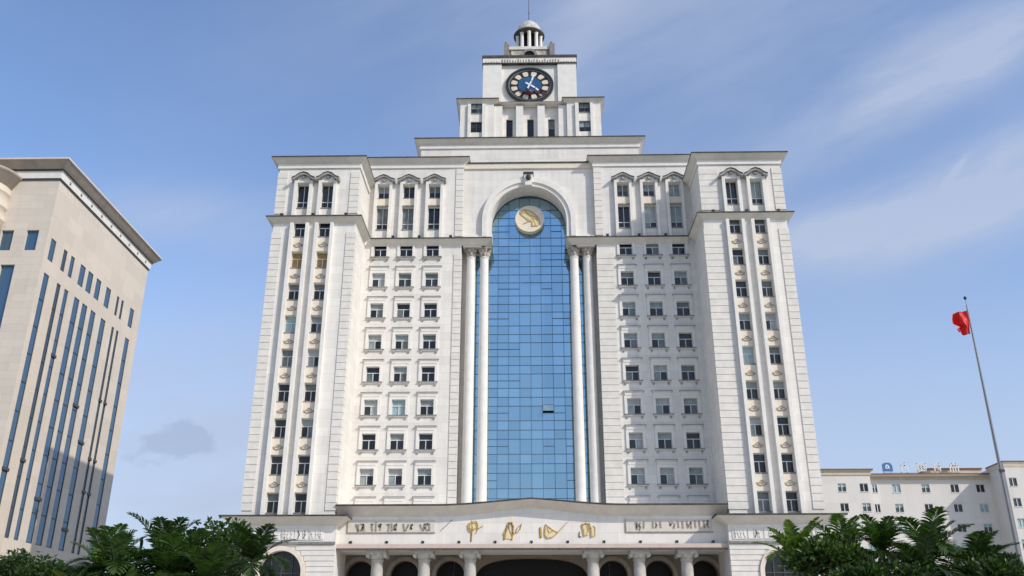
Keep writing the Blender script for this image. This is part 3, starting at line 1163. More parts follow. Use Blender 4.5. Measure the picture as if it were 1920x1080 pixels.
for s in (-1, 1):
    for x in (6.0, 10.5, 15.1):
        m = MB()
        xx = mir(s, x)
        m.lathe(xx, 1.75, [(.85, .004), (.85, .5), (.66, .7), (.62, 1.0), (.58, 9.9), (.54, 10.6), (.62, 10.65), (.62, 10.8), (.55, 10.82)], 24)
        o = m.build('portico_column', COLST, B)
        k = MB()
        k.lathe(xx, 1.75, [(.56, 10.8), (.66, 10.95), (.8, 11.1), (.88, 11.22)], 24, mod=lambda a, z: 1 + .05 * math.cos(8 * a))
        k.box(xx - .92, xx + .92, .85, 2.65, 11.22, 11.6)
        for q in (-.85, .85):
            k.tube([(xx + q, .95, 11.1), (xx + q, 2.55, 11.1)], .2, 10)
        k.build('capital', CAPST, o)

# gold characters and marks on the frieze
KX, KZ_ = .0081, .0083


def zx(p):
    u, v = 860 + p[0] / 6.857, 960 + p[1] / 6.857
    return (u - 990) * .0540 - .17, 13.44 - (v - 995) * .0511


def glyph(strokes, fills, label):
    o = MB()
    for pts, w in strokes:
        o.stroke([zx(p) for p in pts], 1.0, w, .12, 0)
    for pts in fills:
        o.poly([zx(p) for p in pts], .92, .998, 1)
    for pts, w in [(p, w) for p, w in strokes][:1]:
        o.stroke([(a - .05, b - .05) for a, b in [zx(p) for p in pts]], 1.0, w, .06, 2)
    o.build('gold_character', [GOLD, PALEGOLD, BROWN], B, label)


disc = [(200 + 60 * math.cos(a), 178 + 62 * math.sin(a)) for a in [2 * math.pi * i / 20 for i in range(20)]]
glyph([([(190, 112), (197, 200), (193, 300), (191, 368)], .09), ([(145, 165), (150, 215), (175, 248), (195, 255)], .09), ([(160, 150), (200, 140), (245, 150), (250, 205), (205, 225), (165, 215), (160, 150)], .07), ([(245, 270), (275, 210), (300, 195), (330, 178)], .05), ([(215, 120), (250, 125), (265, 170), (262, 215)], .08)], [disc], 'round gold character with a long stem')
glyph([([(600, 345), (606, 270), (630, 195), (650, 140), (690, 135), (710, 190), (708, 280), (692, 350)], .12), ([(640, 190), (655, 150), (665, 250), (690, 290)], .08), ([(585, 285), (620, 215), (612, 320)], .07), ([(738, 270), (762, 200), (812, 155), (798, 215), (770, 255), (738, 270)], .045)], [[(608, 340), (612, 270), (650, 215), (670, 280), (690, 345)]], 'tall looped gold character with a leaf stroke')
glyph([([(1050, 200), (1054, 320)], .16), ([(1112, 165), (1100, 230), (1100, 300), (1130, 338), (1195, 325), (1255, 275), (1325, 195), (1390, 132)], .055), ([(1112, 165), (1160, 205), (1205, 240), (1250, 262)], .10), ([(1130, 200), (1150, 270), (1190, 250)], .06)], [[(1112, 175), (1104, 300), (1132, 332), (1195, 318), (1248, 268), (1200, 235)]], 'rounded gold character with a long thin tail')
glyph([([(1535, 255), (1528, 312), (1552, 318)], .05), ([(1565, 168), (1580, 235), (1590, 310)], .10), ([(1565, 168), (1610, 150), (1655, 160), (1672, 215), (1680, 322)], .13), ([(1625, 185), (1640, 240), (1612, 300)], .07), ([(1700, 180), (1726, 205), (1722, 310)], .06)], [[(1660, 165), (1715, 185), (1720, 315), (1690, 320)], [(1575, 180), (1625, 170), (1640, 300), (1595, 305)]], 'square gold character of upright strokes')
m = MB()
m.stroke([zx(p) for p in ((-200, 240), (-130, 170), (-60, 100))], 1.0, .06, .05)
m.build('bracket_rod', SILL, B)
# inscription tablets either side
TABL = {-1: ([(285, 235), (330, 350)], [(330, 240), (335, 345)], [(370, 230), (415, 235), (400, 340)], [(425, 240), (435, 345)], [(375, 345), (410, 280)],
             [(560, 235), (580, 345)], [(560, 235), (590, 235)], [(638, 200), (640, 345)], [(680, 240), (730, 235), (690, 270), (720, 270), (715, 330)],
             [(830, 240), (870, 240), (860, 345)], [(915, 220), (920, 345)], [(965, 250), (1000, 230), (990, 330), (960, 320), (965, 250)],
             [(1120, 235), (1140, 345)], [(1210, 235), (1165, 345)], [(1245, 250), (1280, 240), (1250, 285), (1270, 310), (1240, 310)],
             [(1415, 240), (1450, 330)], [(1490, 235), (1475, 340)], [(1490, 235), (1550, 225), (1500, 300), (1550, 340)], [(1575, 225), (1580, 340)]),
        1: ([(310, 210), (320, 300)], [(335, 215), (325, 330)], [(385, 225), (360, 270), (385, 290), (370, 345)], [(450, 205), (440, 310)], [(600, 205), (600, 305)],
            [(650, 215), (660, 260), (645, 300)], [(725, 205), (727, 300)], [(885, 205), (890, 265), (930, 215)], [(965, 230), (945, 310)], [(1022, 200), (1025, 300)], [(1095, 200), (1098, 310)],
            [(1170, 195), (1180, 305)], [(1240, 200), (1235, 310)], [(1195, 280), (1235, 220)], [(1305, 190), (1310, 300)], [(1375, 190), (1380, 310)], [(1455, 185), (1460, 305)], [(1500, 195), (1525, 190), (1505, 250), (1525, 300)])}
for s in (-1, 1):
    m = MB()
    a, b = (-17.9, -9.35) if s < 0 else (9.45, 17.85)
    m.box(a, b, .95, .998, 13.32, 14.5)
    t_ = m.build('inscription_tablet', mottled('tablet_cream', (.64, .60, .53), (.56, .52, .45), 2), B)
    m = MB()
    m.box(a - .06, b + .06, .9, .996, 13.22, 13.318)
    m.box(a - .1, a - .003, .9, .996, 13.32, 14.5)
    m.build('tablet_edge', RELIEF, t_)
    u0, uw = (150, 1520) if s < 0 else (150, 1440)
    cut = (500, 790, 1070, 1360, 9999) if s < 0 else (530, 800, 1130, 1420, 9999)
    ms_ = [MB() for _ in cut]
    for pts in TABL[s]:
        m = ms_[next(i for i, c_ in enumerate(cut) if pts[0][0] < c_)]
        m.stroke([(a + (x - u0) / uw * (b - a), 14.6 - (y - 140) * .0056) for x, y in pts], .95, .16, .04)
    for m in ms_:
        m.build('carved_character', RELIEF, t_)

# ---- base blocks under the wings
for s in (-1, 1):
    m = MB()
    xa, xb = sorted((mir(s, 18.95), mir(s, 28.95)))
    xc = mir(s, 24.05)
    arched_wall(m, xa, xb, 0, 14.3, -.35, [(xc, 2.05, 9.4, 2.05, 2)], .9)
    wall(m, -.35, 30, 0, 14.3, xb, (), plane='x')
    wall(m, -.35, 30, 0, 14.3, xa, (), plane='-x')
    m.face([(xa, -.35, 14.25), (xb, -.35, 14.25), (xb, 30, 14.25), (xa, 30, 14.25)])
    m.build('base_wall', WH, B)
    c = MB()
    pr, ms = cove(1.2, .85, 0)
    sweep(c, [(xa, 1.0), (xa, -.35), (xb, -.35), (xb, 29)] if s < 0 else [(xa, 29), (xa, -.35), (xb, -.35), (xb, 29)][(0 if s < 0 else 0):], pr, 14.68, mis=ms)
    if s > 0:
        c = MB()
        sweep(c, [(xa, 1.0), (xa, -.35), (xb, -.35), (xb, 29)], pr, 14.68, mis=ms)
    else:
        c = MB()
        sweep(c, [(xa, 29), (xa, -.35), (xb, -.35), (xb, 1.0)], pr, 14.68, mis=ms)
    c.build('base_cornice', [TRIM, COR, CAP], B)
    m = MB()
    m.box(xa - .02, xb + .02, -.62, -.352, 12.05, 12.25, 1)
    x = xa + .35
    while x < xb - 1.5:
        w = rng.uniform(1.1, 1.7)
        m.box(x, x + w, -.42, -.353, 12.45, 13.45)
        for q in range(5):
            px_ = x + .15 + rng.random() * (w - .3)
            m.stroke([(px_, 13.3), (px_ + rng.uniform(-.2, .2), 12.95), (px_ + rng.uniform(-.12, .12), 12.6)], -.42, .1, .05, 2)
        x += w + .12
    m.build('relief_band', [TRIM, SILL, QUO], B)
    # rusticated courses around the arch
    m = MB()
    m2 = MB()
    m3 = MB()
    z = .5
    while z < 11.6:
        z1 = z + .44
        zc = max(0, z1 - 9.4)
        hw = 2.5 if z1 <= 9.4 else (math.sqrt(max(0, 2.5 ** 2 - (z - 9.4) ** 2)) if z - 9.4 < 2.5 and z > 9.4 else (2.5 if z <= 9.4 else 0))
        if hw > .05:
            m.box(xa - .05, xc - hw, -.44, -.352, z, z1)
            m2.box(xc + hw, xb + .05, -.44, -.352, z, z1)
        else:
            m3.box(xa - .05, xb + .05, -.44, -.352, z, z1)
        z += .5
    for q in (m, m2, m3):
        if q.v:
            q.build('rusticated_course', QUO, B)
    m = MB()
    inn = [(xc + 2.05, 0)] + arch_pts(xc, 9.4, 2.048) + [(xc - 2.05, 0)]
    out = [(xc + 2.47, 0)] + arch_pts(xc, 9.4, 2.47) + [(xc - 2.47, 0)]
    ring(m, inn, out, -.6, -.351)
    m.build('arch_trim', CREAM, B)
    m = MB()
    m.box(xc - 2.3, xc + 2.3, .3, .5, 0, 11.7)
    for x in (-1.0, 0, 1.0):
        m.box(xc + x - .06, xc + x + .06, .15, .299, 0, 11.4, 1)
    for z in (3, 6.2, 9.4):
        m.box(xc - 2.04, xc + 2.04, .16, .298, z - .06, z + .06, 1)
    m.build('arched_window', [GL[0], DARKFR], B)

# ------------------------------------------------------------------ beige office block on the left
A = thing('office_building', 'beige office block with tall blue window slots and a flared flat roof', 'building', (-61.5, 13.3, 0))


def LB(mb, name, mats, parent=A, label=None):
    o = mb.build(name, mats, parent, label)
    o.location = -Vector(A.location) if parent is A else Vector((0, 0, 0))
    return o


AX0, AY0, AY1, AZ = -61.5, 13.3, 43.0, 60.2
slots = [(14.3, 15.6), (17.7, 18.7), (19.75, 20.8), (22.55, 24.05), (24.9, 26.45), (27.5, 29.0), (30.7, 32.25), (34.35, 35.15), (35.95, 36.75), (39.15, 40.6)]
holes = [(a, b, 15.0, 47.35) for a, b in slots] + [(a, b, 49.2, 52.2) for a, b in slots]
m = MB()
wall(m, AY0, AY1, 0, AZ, AX0, holes, .14, 'x')
m.face([(AX0, AY1, 0), (-90, AY1, 0), (-90, AY1, AZ), (AX0, AY1, AZ)])
m.face([(-90, AY0, AZ), (AX0, AY0, AZ), (AX0, AY1, AZ), (-90, AY1, AZ)])
LB(m, 'side_wall', BEIGE)
m = MB()
fh = [(-64.35, -62.75, 50.0, 52.85), (-67.6, -66.0, 50.0, 52.85), (-66.7, -64.9, 16, 48.0), (-71, -69.4, 16, 48)]
wall(m, -90, AX0, 0, AZ, AY0, fh, .4)
LB(m, 'front_wall', BEIGE2)
for a, b in slots:
    d = b - a
    for z0, z1, nm in ((15.0, 47.35, 'window_slot'), (49.2, 52.2, 'window')):
        m = MB()
        m.face([(AX0 - .12, a, z0), (AX0 - .12, b, z0), (AX0 - .12, b, z1), (AX0 - .12, a, z1)], 0 if d > 1 else 1)
        o = LB(m, nm, [OGL, OGL2])
        f = MB()
        f.box(AX0 - .12, AX0 - .06, a, a + .07, z0, z1)
        f.box(AX0 - .12, AX0 - .06, b - .07, b, z0, z1)
        z = z0
        while z < z1 - .5:
            f.box(AX0 - .118, AX0 - .065, a + .07, b - .07, z, z + .12)
            z += 3.6
        f.build('window_frame', DARKFR, o)
# spandrel crossbars standing proud in some slots
for yi, zs in ((5, (33.5,)), (3, (20.2,)), (6, (17.5, 29.2)), (7, (23.0, 27.6, 36.0)), (8, (23.0, 27.6, 36.0)), (1, (24.0,)), (2, (38.,)), (0, (22.3,))):
    for z in zs:
        m = MB()
        a, b = slots[yi]
        m.box(AX0 - .1, AX0 + .10, a - .1, b + .1, z, z + .35)
        LB(m, 'slot_crossbar', DARKFR)
for i, (a, b, z0, z1) in enumerate(fh):
    m = MB()
    m.face([(a, AY0 + .35, z0), (b, AY0 + .35, z0), (b, AY0 + .35, z1), (a, AY0 + .35, z1)])
    LB(m, 'window_slot' if z1 < 49 else 'window', OGL)
c = MB()
pr = [(0, -.1), (.14, -.1), (.14, .1), (.2, .13), (.28, 1.05), (.4, 1.07), (.4, 1.25), (.5, 1.35), (.75, 1.6), (1.35, 2.3), (1.45, 2.32), (1.45, 2.55), (0, 2.7)]
sweep(c, [(-90, AY0), (AX0, AY0), (AX0, AY1), (-90, AY1)], pr, AZ, mis=[1, 1, 1, 2, 2, 1, 1, 3, 3, 0, 0, 0])
LB(c, 'roof_cornice', [BEIGE2, DARKFR, TRIM, ACCOR])
for i in range(9):
    m = MB()
    m.box(AX0 + .24, AX0 + .34, AY0 + 2 + i * 3.2, AY0 + 2.3 + i * 3.2, AZ + .45, AZ + .75)
    LB(m, 'cornice_lamp', SILL)
# rounded bay with its own cornice on the front
m = MB()
m.lathe(-70.9, 12.6, [(3.3, 0), (3.3, 53.9), (3.45, 54.0), (3.3, 54.2), (3.3, 55.6), (3.45, 55.7), (3.45, 55.85), (3.3, 55.9), (3.3, 57.6), (3.45, 57.7), (3.45, 57.9), (3.3, 57.95), (3.3, 58.7)], 40, 0)
m.lathe(-70.9, 12.6, [(3.3, 58.7), (3.5, 58.8), (4.3, 60.0), (4.5, 60.1), (4.5, 60.4), (0, 60.6)], 40, 1)
LB(m, 'round_bay', [BEIGE, ACCOR])

# ------------------------------------------------------------------ white annex block on the right, behind
D = thing('annex_building', 'long low white block with small square windows behind the right wing', 'building', (60, 60, 0))


def DB(mb, name, mats, parent=D):
    o = mb.build(name, mats, parent)
    o.location = -Vector(D.location) if parent is D else Vector((0, 0, 0))
    return o


rows = [27.05 - 3.15 * k for k in range(9)]
ax = [37, 42, 50.75, 54.3, 56.4, 59.9, 64.65, 69.35, 73.5]
hl = []
for x in ax:
    yb = 60 if x > 55.5 else 59
    for z in rows:
        hl.append((x - (.4 if x == 56.4 else .65), x + (.4 if x == 56.4 else .65), z, z + 1.3, yb))
m = MB()
wall(m, 30, 55.5, 0, 30.3, 59, [h[:4] for h in hl if h[4] == 59], .25)
wall(m, 59, 60, 0, 30.3, 55.5, (), plane='x')
wall(m, 55.5, 75.1, 0, 29.6, 60, [h[:4] for h in hl if h[4] == 60], .25)
px2 = [(76.1, z) for z in rows] + [(80.5, z) for z in rows] + [(85, z) for z in rows]
wall(m, 75.1, 92, 0, 30.6, 54.5, [(x - .6, x + .6, z, z + 1.3) for x, z in px2], .25)
wall(m, 54.5, 74, 0, 30.6, 75.1, (), plane='-x')
m.face([(30, 59, 29.55), (75.1, 59, 29.55), (75.1, 74, 29.55), (30, 74, 29.55)])
m.face([(75.1, 54.5, 30.5), (92, 54.5, 30.5), (92, 74, 30.5), (75.1, 74, 30.5)])
m.face([(30, 74, 0), (92, 74, 0), (92, 74, 29.5), (30, 74, 29.5)])
DB(m, 'block_wall', ANX)
c = MB()
pr = [(0, -.85), (.15, -.85), (.15, -.4), (.4, -.2), (.5, -.12), (.5, .1), (0, .12)]
mi_ = [0, 0, 0, 0, 1, 1]
sweep(c, [(30, 59), (55.5, 59), (55.5, 60)], pr, 30.55, mis=mi_)
sweep(c, [(55.5, 60), (75.1, 60)], pr, 29.95, mis=mi_)
sweep(c, [(75.1, 60), (75.1, 54.5), (92, 54.5)], [(o * .4, z) for o, z in pr], 30.9, mis=mi_)
DB(c, 'roof_cornice', [ANXC, REDB])
m = MB()
m.box(66.3, 75.0, 61.5, 68, 29.56, 31.05)
m.box(66.1, 75.05, 61.3, 68.2, 31.052, 31.25, 1)
DB(m, 'roof_room', [ANXC, REDB])
for x, z, yb in [(x, z, 60 if x > 55.5 else 59) for x in ax for z in rows] + [(x, z, 54.5) for x, z in px2]:
    w = .4 if x == 56.4 else (.6 if yb == 54.5 else .65)
    f = MB()
    f.box(x - w, x + w, yb + .1, yb + .24, z + 1.2, z + 1.3)
    f.box(x - .05, x + .05, yb + .1, yb + .24, z, z + 1.2)
    f.box(x - w - .05, x + w + .05, yb - .08, yb + .1, z - .1, z - .005)
    o = DB(f, 'window', FRAME)
    p = MB()
    k = rng.random()
    gm = [GL[0], GL[2], BLIND[3]][0 if k < .45 else 1 if k < .75 else 2]
    p.face([(x - w, yb + .2, z), (x + w, yb + .2, z), (x + w, yb + .2, z + .75), (x - w, yb + .2, z + .75)], 0)
    p.face([(x - w, yb + .2, z + .75), (x + w, yb + .2, z + .75), (x + w, yb + .2, z + 1.3), (x - w, yb + .2, z + 1.3)], 1)
    p.build('pane', [gm, BLIND[3] if rng.random() < .5 else gm], o)

# roof sign on the annex: blue emblem and four pale upright characters on posts
SG = thing('rooftop_sign', 'row of pale characters and a blue rounded emblem along the annex roof edge', 'sign', (64.5, 60.6, 29.56))
SB = mottled('sign_blue', (.05, .13, .34), (.09, .2, .42), 3, .4)
SP = mottled('sign_pale', (.74, .72, .68), (.62, .60, .57), 4, .5)


def SGB(mb, name, mats, parent=SG):
    o = mb.build(name, mats, parent)
    o.location = -Vector(SG.location) if parent is SG else Vector((0, 0, 0))
    return o


m = MB()
for x in (58.6, 59.7, 61.4, 62.4, 64.1, 65.3, 66.9, 67.7, 69.5, 70.5):
    m.box(x - .03, x + .03, 60.62, 60.68, 29.56, 31.0)
m.box(58.3, 71, 60.63, 60.67, 30.3, 30.36)
SGB(m, 'sign_rail', SILL)
m = MB()
cx, cz = 59.15, 31.28
out_ = [(cx - .82, cz - .72), (cx + .84, cz - .72), (cx + .82, cz + .1), (cx + .7, cz + .5), (cx + .35, cz + .72), (cx - .4, cz + .7), (cx - .8, cz + .45)]
m.poly(out_, 60.4, 60.6, 0)
m.poly([(cx - .38, cz - .32), (cx + .32, cz - .32), (cx + .28, cz + .1), (cx + .1, cz + .36), (cx - .2, cz + .36), (cx - .34, cz + .1)], 60.36, 60.399, 1)
m.stroke([(cx - .18, cz - .28), (cx - .04, cz + .2), (cx + .12, cz - .28)], 60.36, .08, .03, 0)
SGB(m, 'sign_emblem', [SB, mat('sign_white', (.78, .8, .82), .4)])
for cx, w, st in ((61.95, 1.3, [[(-.5, -.7), (-.5, .25), (-.6, .4)], [(-.15, .7), (.1, .75), (.05, -.1)], [(.45, .1), (.5, -.75)], [(-.1, .3), (.3, .2)]]),
                  (64.75, 1.6, [[(-.7, -.6), (-.7, .6), (.7, .6), (.7, -.6), (-.7, -.6)], [(-.25, .5), (-.25, -.5)], [(.2, .5), (.2, -.5)], [(-.6, .1), (.6, .1)], [(-.6, -.25), (.6, -.25)]]),
                  (67.35, 1.2, [[(-.45, .7), (-.45, -.6)], [(-.1, .6), (.3, .65), (.45, .2), (.45, -.6)], [(-.1, .1), (.2, .15), (-.05, -.3), (.25, -.35)]]),
                  (70.1, 1.5, [[(-.65, -.7), (-.65, .3), (-.35, .6), (.3, .6), (.65, .3), (.65, -.7)], [(-.2, .35), (-.2, -.7)], [(.2, .35), (.2, -.7)], [(-.5, .2), (.5, .2)]])):
    m = MB()
    for pts in st:
        m.stroke([(cx + x, 31.25 + z) for x, z in pts], 60.6, .2, .12)
    SGB(m, 'sign_character', SP)

# ------------------------------------------------------------------ flagpole and flag
FP = thing('flagpole', 'tall thin silver flagpole right of the white building', 'flagpole', (23.2, -45, 0))
m = MB()
m.lathe(0, 0, [(.11, 0), (.10, 4), (.085, 9), (.065, 14), (.045, 18.6), (.03, 18.95), (.012, 19.2), (.012, 19.4)], 14)
m.build('pole', mat('steel', (.20, .20, .21), .35, .6), FP)
m = MB()
m.lathe(0, 0, [(0, 19.32), (.06, 19.36), (.085, 19.43), (.06, 19.5), (0, 19.54)], 12)
m.build('finial', LAMP, FP)
m = MB()
m.tube([(-.12, -.05, .5), (-.1, -.05, 8), (-.07, -.05, 18.6)], .008, 5)
m.build('halyard', mat('rope', (.5, .5, .48), .8), FP)
m = MB()
m.box(-.7, .7, -.7, .7, .004, .4)
m.box(-.45, .45, -.45, .45, .4, .7)
m.build('plinth', mottled('plinth_stone', (.5, .48, .45), (.4, .38, .36), 2), FP)
m = MB()
m.box(-.14, .14, -.14, -.08, 10.2, 10.32)
m.build('pole_bracket', LAMP, FP)
# drooping flag: cloth hanging in folds from the hoist
fl = MB()
nu, nv = 30, 24
rows_ = []
for j in range(nv + 1):
    v = j / nv
    row = []
    for i in range(nu + 1):
        u = i / nu
        ext = .78 - .26 * math.exp(-((v - .70) / .10) ** 2) + .10 * math.sin(v * 3.1)
        ext *= 1 - .10 * max(0, v - .8) * 5
        x = -.06 - u * ext
        fold = .17 * math.sin(u * 9.5 + v * 2.2) * u ** .6 + .10 * math.sin(u * 4 - v * 5)
        z = 18.72 - v * 1.32 - .16 * u ** 1.5 * (1 - v) + .05 * math.sin(u * 8 + 1) * v
        row.append((x, fold, z))
    rows_.append(row)
fl.grid(rows_)
fme = fl.mesh('flag', leaf_mat('flag_red', (.62, .012, .012), (.70, .03, .022), .22))
o = link('flag', fme, None, None, (23.2, -45, 0))
sol = o.modifiers.new('thickness', 'SOLIDIFY')
sol.thickness = .006
tag(o, 'red flag hanging in folds near the top of the flagpole', 'flag')

# ------------------------------------------------------------------ planting
L_DARK = leaf_mat('leaf_dark', (.013, .028, .009), (.026, .055, .014))
L_MID = leaf_mat('leaf_mid', (.032, .068, .015), (.058, .115, .024), .3)
L_BRIGHT = leaf_mat('leaf_bright', (.075, .14, .02), (.13, .20, .035), .35)
L_OLIVE = leaf_mat('leaf_olive', (.06, .085, .022), (.10, .125, .035))
BARK = mottled('bark', (.09, .07, .05), (.16, .13, .10), 6)
FLOW = mat('white_petal', (.75, .74, .68), .6)


def leaf(mb, p, d, up, ln, w, droop=.25, fold=.18, mi=0, n=4):
    """one blade: curved, folded along the midrib"""
    d = d.normalized()
    side = d.cross(up)
    if side.length < 1e-3:
        side = Vector((1, 0, 0))
    side.normalize()
    nrm = side.cross(d)
    L, C, Rr = [], [], []
    for i in range(n + 1):
        t = i / n
        ww = w * (math.sin(math.pi * (t * .9 + .06)) ** .8) * .5
        c = p + d * ln * t + Vector((0, 0, -droop * ln * t * t))
        C.append(c)
        L.append(c - side * ww + nrm * fold * ww * 2)
        Rr.append(c + side * ww + nrm * fold * ww * 2)
    mb.grid([L, C, Rr], mi, smooth=False)


def rand_dir(r, lo=-.2, hi=1.):
    a = r.uniform(0, 2 * math.pi)
    z = r.uniform(lo, hi)
    q = math.sqrt(max(0, 1 - z * z))
    return Vector((q * math.cos(a), q * math.sin(a), z))


def palm(label, loc, h, fr, ln, seed, mats, wide=.10, lean=0, trunk_r=.13, el=(.2, 1.3), leaflets=34, llen=.55):
    r = random.Random(seed)
    o = thing('palm_plant', label, 'palm', loc)
    t = MB()
    t.tube([(lean * i / 6 * i / 6, 0, h * i / 6) for i in range(7)], trunk_r, 10, 0, trunk_r * .65)
    t.build('trunk', BARK, o)
    c = MB()
    for k in range(fr):
        a = 2 * math.pi * k / fr * 1.618 * 2 + r.uniform(-.3, .3)
        e = el[0] + (el[1] - el[0]) * ((k + .5) / fr) + r.uniform(-.15, .15)
        L = ln * r.uniform(.8, 1.1)
        hd = Vector((math.cos(a), math.sin(a), 0))
        p = Vector((lean, 0, h - .1))
        pts = []
        ang = e
        n = 16
        for i in range(n + 1):
            pts.append(p.copy())
            p = p + (hd * math.cos(ang) + Vector((0, 0, 1)) * math.sin(ang)) * L / n
            ang -= (1.25 if e < .7 else .62) / n * (.7 + 1.3 * i / n)
        c.tube(pts, .022, 5, 0, .006)
        side = hd.cross(Vector((0, 0, 1)))
        for q in range(leaflets):
            t_ = .14 + .86 * q / leaflets
            i = min(n - 1, int(t_ * n))
            base = pts[i].lerp(pts[i + 1], t_ * n - i)
            tan = (pts[i + 1] - pts[i]).normalized()
            upv = side.cross(tan)
            for s in (-1, 1):
                d = (tan * (.5 + .45 * t_) + side * s * .85 + upv * .42 + rand_dir(r, -1, 1) * .13)
                leaf(c, base, d, upv, llen * (math.sin(math.pi * min(1, t_ * .85 + .12)) ** .7) * r.uniform(.85, 1.1), wide, .35, .1, 0 if r.random() < .75 else 1, 3)
    c.build('crown', mats, o)
    return o


def bush(label, loc, h, rx, ry, rz, seed, n, ln, w, mats, wts, name='shrub', cat='shrub', lumps=9, droop=.3, trunk=True, flowers=0, inner=.35, uplift=.5):
    r = random.Random(seed)
    o = thing(name, label, cat, loc)
    t = MB()
    cs_ = []
    for k in range(lumps):
        d = rand_dir(r, -.5, 1)
        q = r.uniform(inner, .85)
        cs_.append((Vector((d.x * rx * q, d.y * ry * q, h + d.z * rz * q)), r.uniform(.32, .55)))
    t.tube([(0, 0, 0), (.05, 0, h * .5), (0, .05, h)], .10, 8, 0, .05)
    for cpt, _ in cs_:
        t.tube([(0, 0, h * .55), tuple(Vector((0, 0, h * .8)).lerp(cpt, .5)), tuple(cpt)], .05, 6, 0, .015)
    t.build('trunk', BARK, o)
    c = MB()
    for k in range(n):
        cpt, q = cs_[r.randrange(lumps)]
        d = rand_dir(r, -1, 1)
        p = cpt + Vector((d.x * rx, d.y * ry, d.z * rz)) * q * r.random() ** .45
        o_ = (d + Vector((0, 0, uplift)) + rand_dir(r, -1, 1) * .6)
        leaf(c, p, o_, rand_dir(r, .2, 1), ln * r.uniform(.6, 1.2), w * r.uniform(.7, 1.2), droop, .15, r.choices(range(len(wts)), wts)[0], 3)
    c.build('crown', mats, o)
    if flowers:
        f = MB()
        for k in range(flowers):
            d = rand_dir(r, .1, 1)
            p = Vector((d.x * rx, d.y * ry, h + d.z * rz)) * 1.0
            for a in range(5):
                b_ = 2 * math.pi * a / 5
                leaf(f, p, Vector((math.cos(b_), math.sin(b_), .5)), Vector((0, 0, 1)), .13, .1, .1, .1, 0, 2)
        f.build('flowers', FLOW, o)
    return o


def bigleaf(label, loc, stems, seed, ln, w, mats, wts, spread, hgt, nl=9, name='broadleaf_plant'):
    """clump of stems each ending in a rosette of big blades"""
    r = random.Random(seed)
    o = thing(name, label, 'plant', loc)
    t = MB()
    c = MB()
    for k in range(stems):
        a = r.uniform(0, 2 * math.pi)
        q = spread * math.sqrt(r.random())
        top = Vector((q * math.cos(a), q * math.sin(a), hgt * r.uniform(.78, 1.0)))
        t.tube([(0, 0, .1), tuple(Vector((top.x * .35, top.y * .35, top.z * .55))), tuple(top)], .07, 7, 0, .025)
        for i in range(nl):
            b_ = i * 2.4 + r.uniform(-.3, .3)
            e = r.uniform(-.1, 1.25)
            d = Vector((math.cos(b_) * math.cos(e), math.sin(b_) * math.cos(e), math.sin(e)))
            leaf(c, top - Vector((0, 0, r.uniform(0, .5))), d, Vector((0, 0, 1)) if e < 1 else Vector((1, 0, .2)), ln * r.uniform(.7, 1.15), w * r.uniform(.8, 1.15), r.uniform(.15, .5), .16, r.choices(range(len(wts)), wts)[0], 6)
    t.build('trunk', BARK, o)
    c.build('crown', mats, o)
    return o


MT = [L_DARK, L_MID, L_BRIGHT, L_OLIVE]
PM = [L_MID, L_DARK]
PB = [L_MID, L_BRIGHT]
# left group
palm('tallest feathery palm of the left clump, fronds against the sky beside the beige block', (-12.85, -57.6, 0), 4.85, 20, 2.0, 3, PM, .075, .1, .13, (-.2, 1.45), 28, 0.73)
palm('arching palm with bright upright central fronds in front of the beige block', (-14.45, -58.4, 0), 4.4, 17, 1.75, 14, PB, .075, 0, .12, (-.3, 1.5), 26, 0.71)
palm('full palm in the middle of the left clump, below the tallest one', (-11.8, -59.0, 0), 4.3, 20, 1.75, 5, PM, .075, 0, .12, (-.4, 1.4), 26, 0.71)
palm('feathery dark palm in front of the left arched window', (-9.4, -58.4, 0), 4.75, 17, 1.6, 31, [L_DARK, L_MID], .07, 0, .1, (-.2, 1.45), 24, 0.59)
palm('low palm at the foot of the left clump, under the small-leaved tree', (-10.5, -59.6, 0), 4.0, 18, 1.6, 33, PM, .075, 0, .11, (-.3, 1.35), 24, 0.65)
palm('spreading palm low at the left edge of the left clump, beside the hedge bush', (-13.6, -59.4, 0), 4.35, 18, 1.6, 35, PM, .075, 0, .11, (-.3, 1.4), 26, 0.65)
bigleaf('big-leaved dark plant behind the tallest palm of the left clump', (-12.2, -56.6, 0), 14, 37, 1.0, .36, MT, (5, 4, .4, .5), 1.8, 5.2, 9)
bush('small-leaved dark tree between the tallest palm and the arched base', (-11.35, -56, 0), 5.4, 1.6, 1.2, 1.2, 21, 2400, .2, .11, MT, (4, 4, .5, .5), 'broadleaf_tree', 'tree', 12)
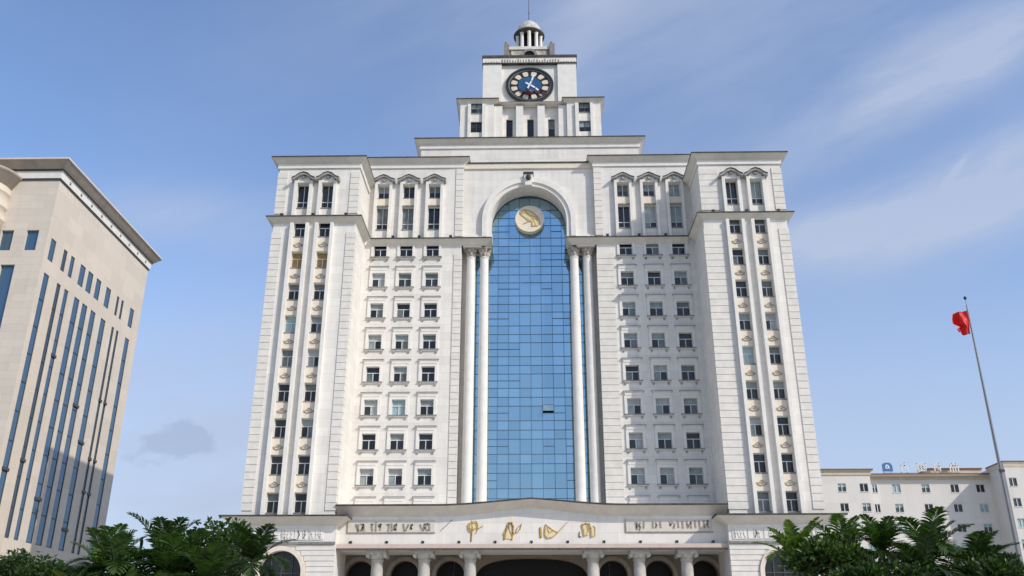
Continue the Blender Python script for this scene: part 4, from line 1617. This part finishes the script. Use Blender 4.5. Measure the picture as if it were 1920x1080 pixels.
bigleaf('big-leaved dark plant low in the left clump, between the palms', (-13.6, -59.8, 0), 13, 5, 1.0, .38, MT, (5, 4, .5, .5), 1.4, 4.2, 9)
bush('low clipped shrub with white flowers at the far left corner', (-17.3, -58.4, 0), 4.3, 1.25, 1.2, .8, 25, 2400, .16, .09, MT, (4, 4, .3, .6), flowers=14)
bush('small dark hedge bush beside the white-flowered shrub', (-15.9, -59, 0), 3.9, 1.1, 1.1, .75, 27, 1900, .17, .1, MT, (5, 3, .2, .6))
# right group
palm('upright yellow-green palm reaching over the right wing ledge', (9.2, -57.5, 0), 4.75, 17, 1.7, 41, [L_BRIGHT, L_MID], .07, 0, .1, (.6, 1.5), 32, .45)
bush('dense mid-green tree in front of the right arched window', (10.2, -58.4, 0), 4.4, 1.6, 1.2, 1.05, 43, 3200, .22, .10, MT, (4, 4, 1.4, 1), 'broadleaf_tree', 'tree', 13, uplift=.9)
palm('bright palm in the left half of the right clump, by the wing corner', (10.9, -57.3, 0), 4.95, 18, 1.7, 45, [L_MID, L_BRIGHT], .07, 0, .11, (.1, 1.5), 26, 0.59)
palm('slender palm rising above the right clump in front of the annex', (12.35, -57, 0), 5.2, 16, 1.65, 51, PM, .07, 0, .09, (0, 1.5), 24, 0.59)
palm('tall dark palm with broad fronds at the middle of the right clump', (13.75, -57.6, 0), 4.95, 20, 1.9, 53, PM, .075, 0, .12, (-.2, 1.5), 28, 0.71)
palm('dark drooping palm at the right end of the right clump', (14.95, -58.3, 0), 4.5, 18, 1.6, 55, [L_DARK, L_MID], .075, 0, .1, (-.4, 1.35), 26, 0.65)
palm('low dense palm before the slender palm of the right clump', (12.7, -59.3, 0), 4.25, 20, 1.65, 57, [L_DARK, L_MID], .07, 0, .12, (-.5, 1.3), 34, .58)
bush('dark rounded shrub low between the two palms of the right clump', (14.5, -59.4, 0), 3.9, 1.6, 1.2, .85, 59, 2200, .28, .10, MT, (6, 2, .2, .4), uplift=.9)
bush('dark shrub at the foot of the mid-green tree, before the right arched window', (11.3, -59.8, 0), 3.7, 1.7, 1.0, .9, 61, 2200, .28, .11, MT, (6, 3, .2, .3), uplift=.9)
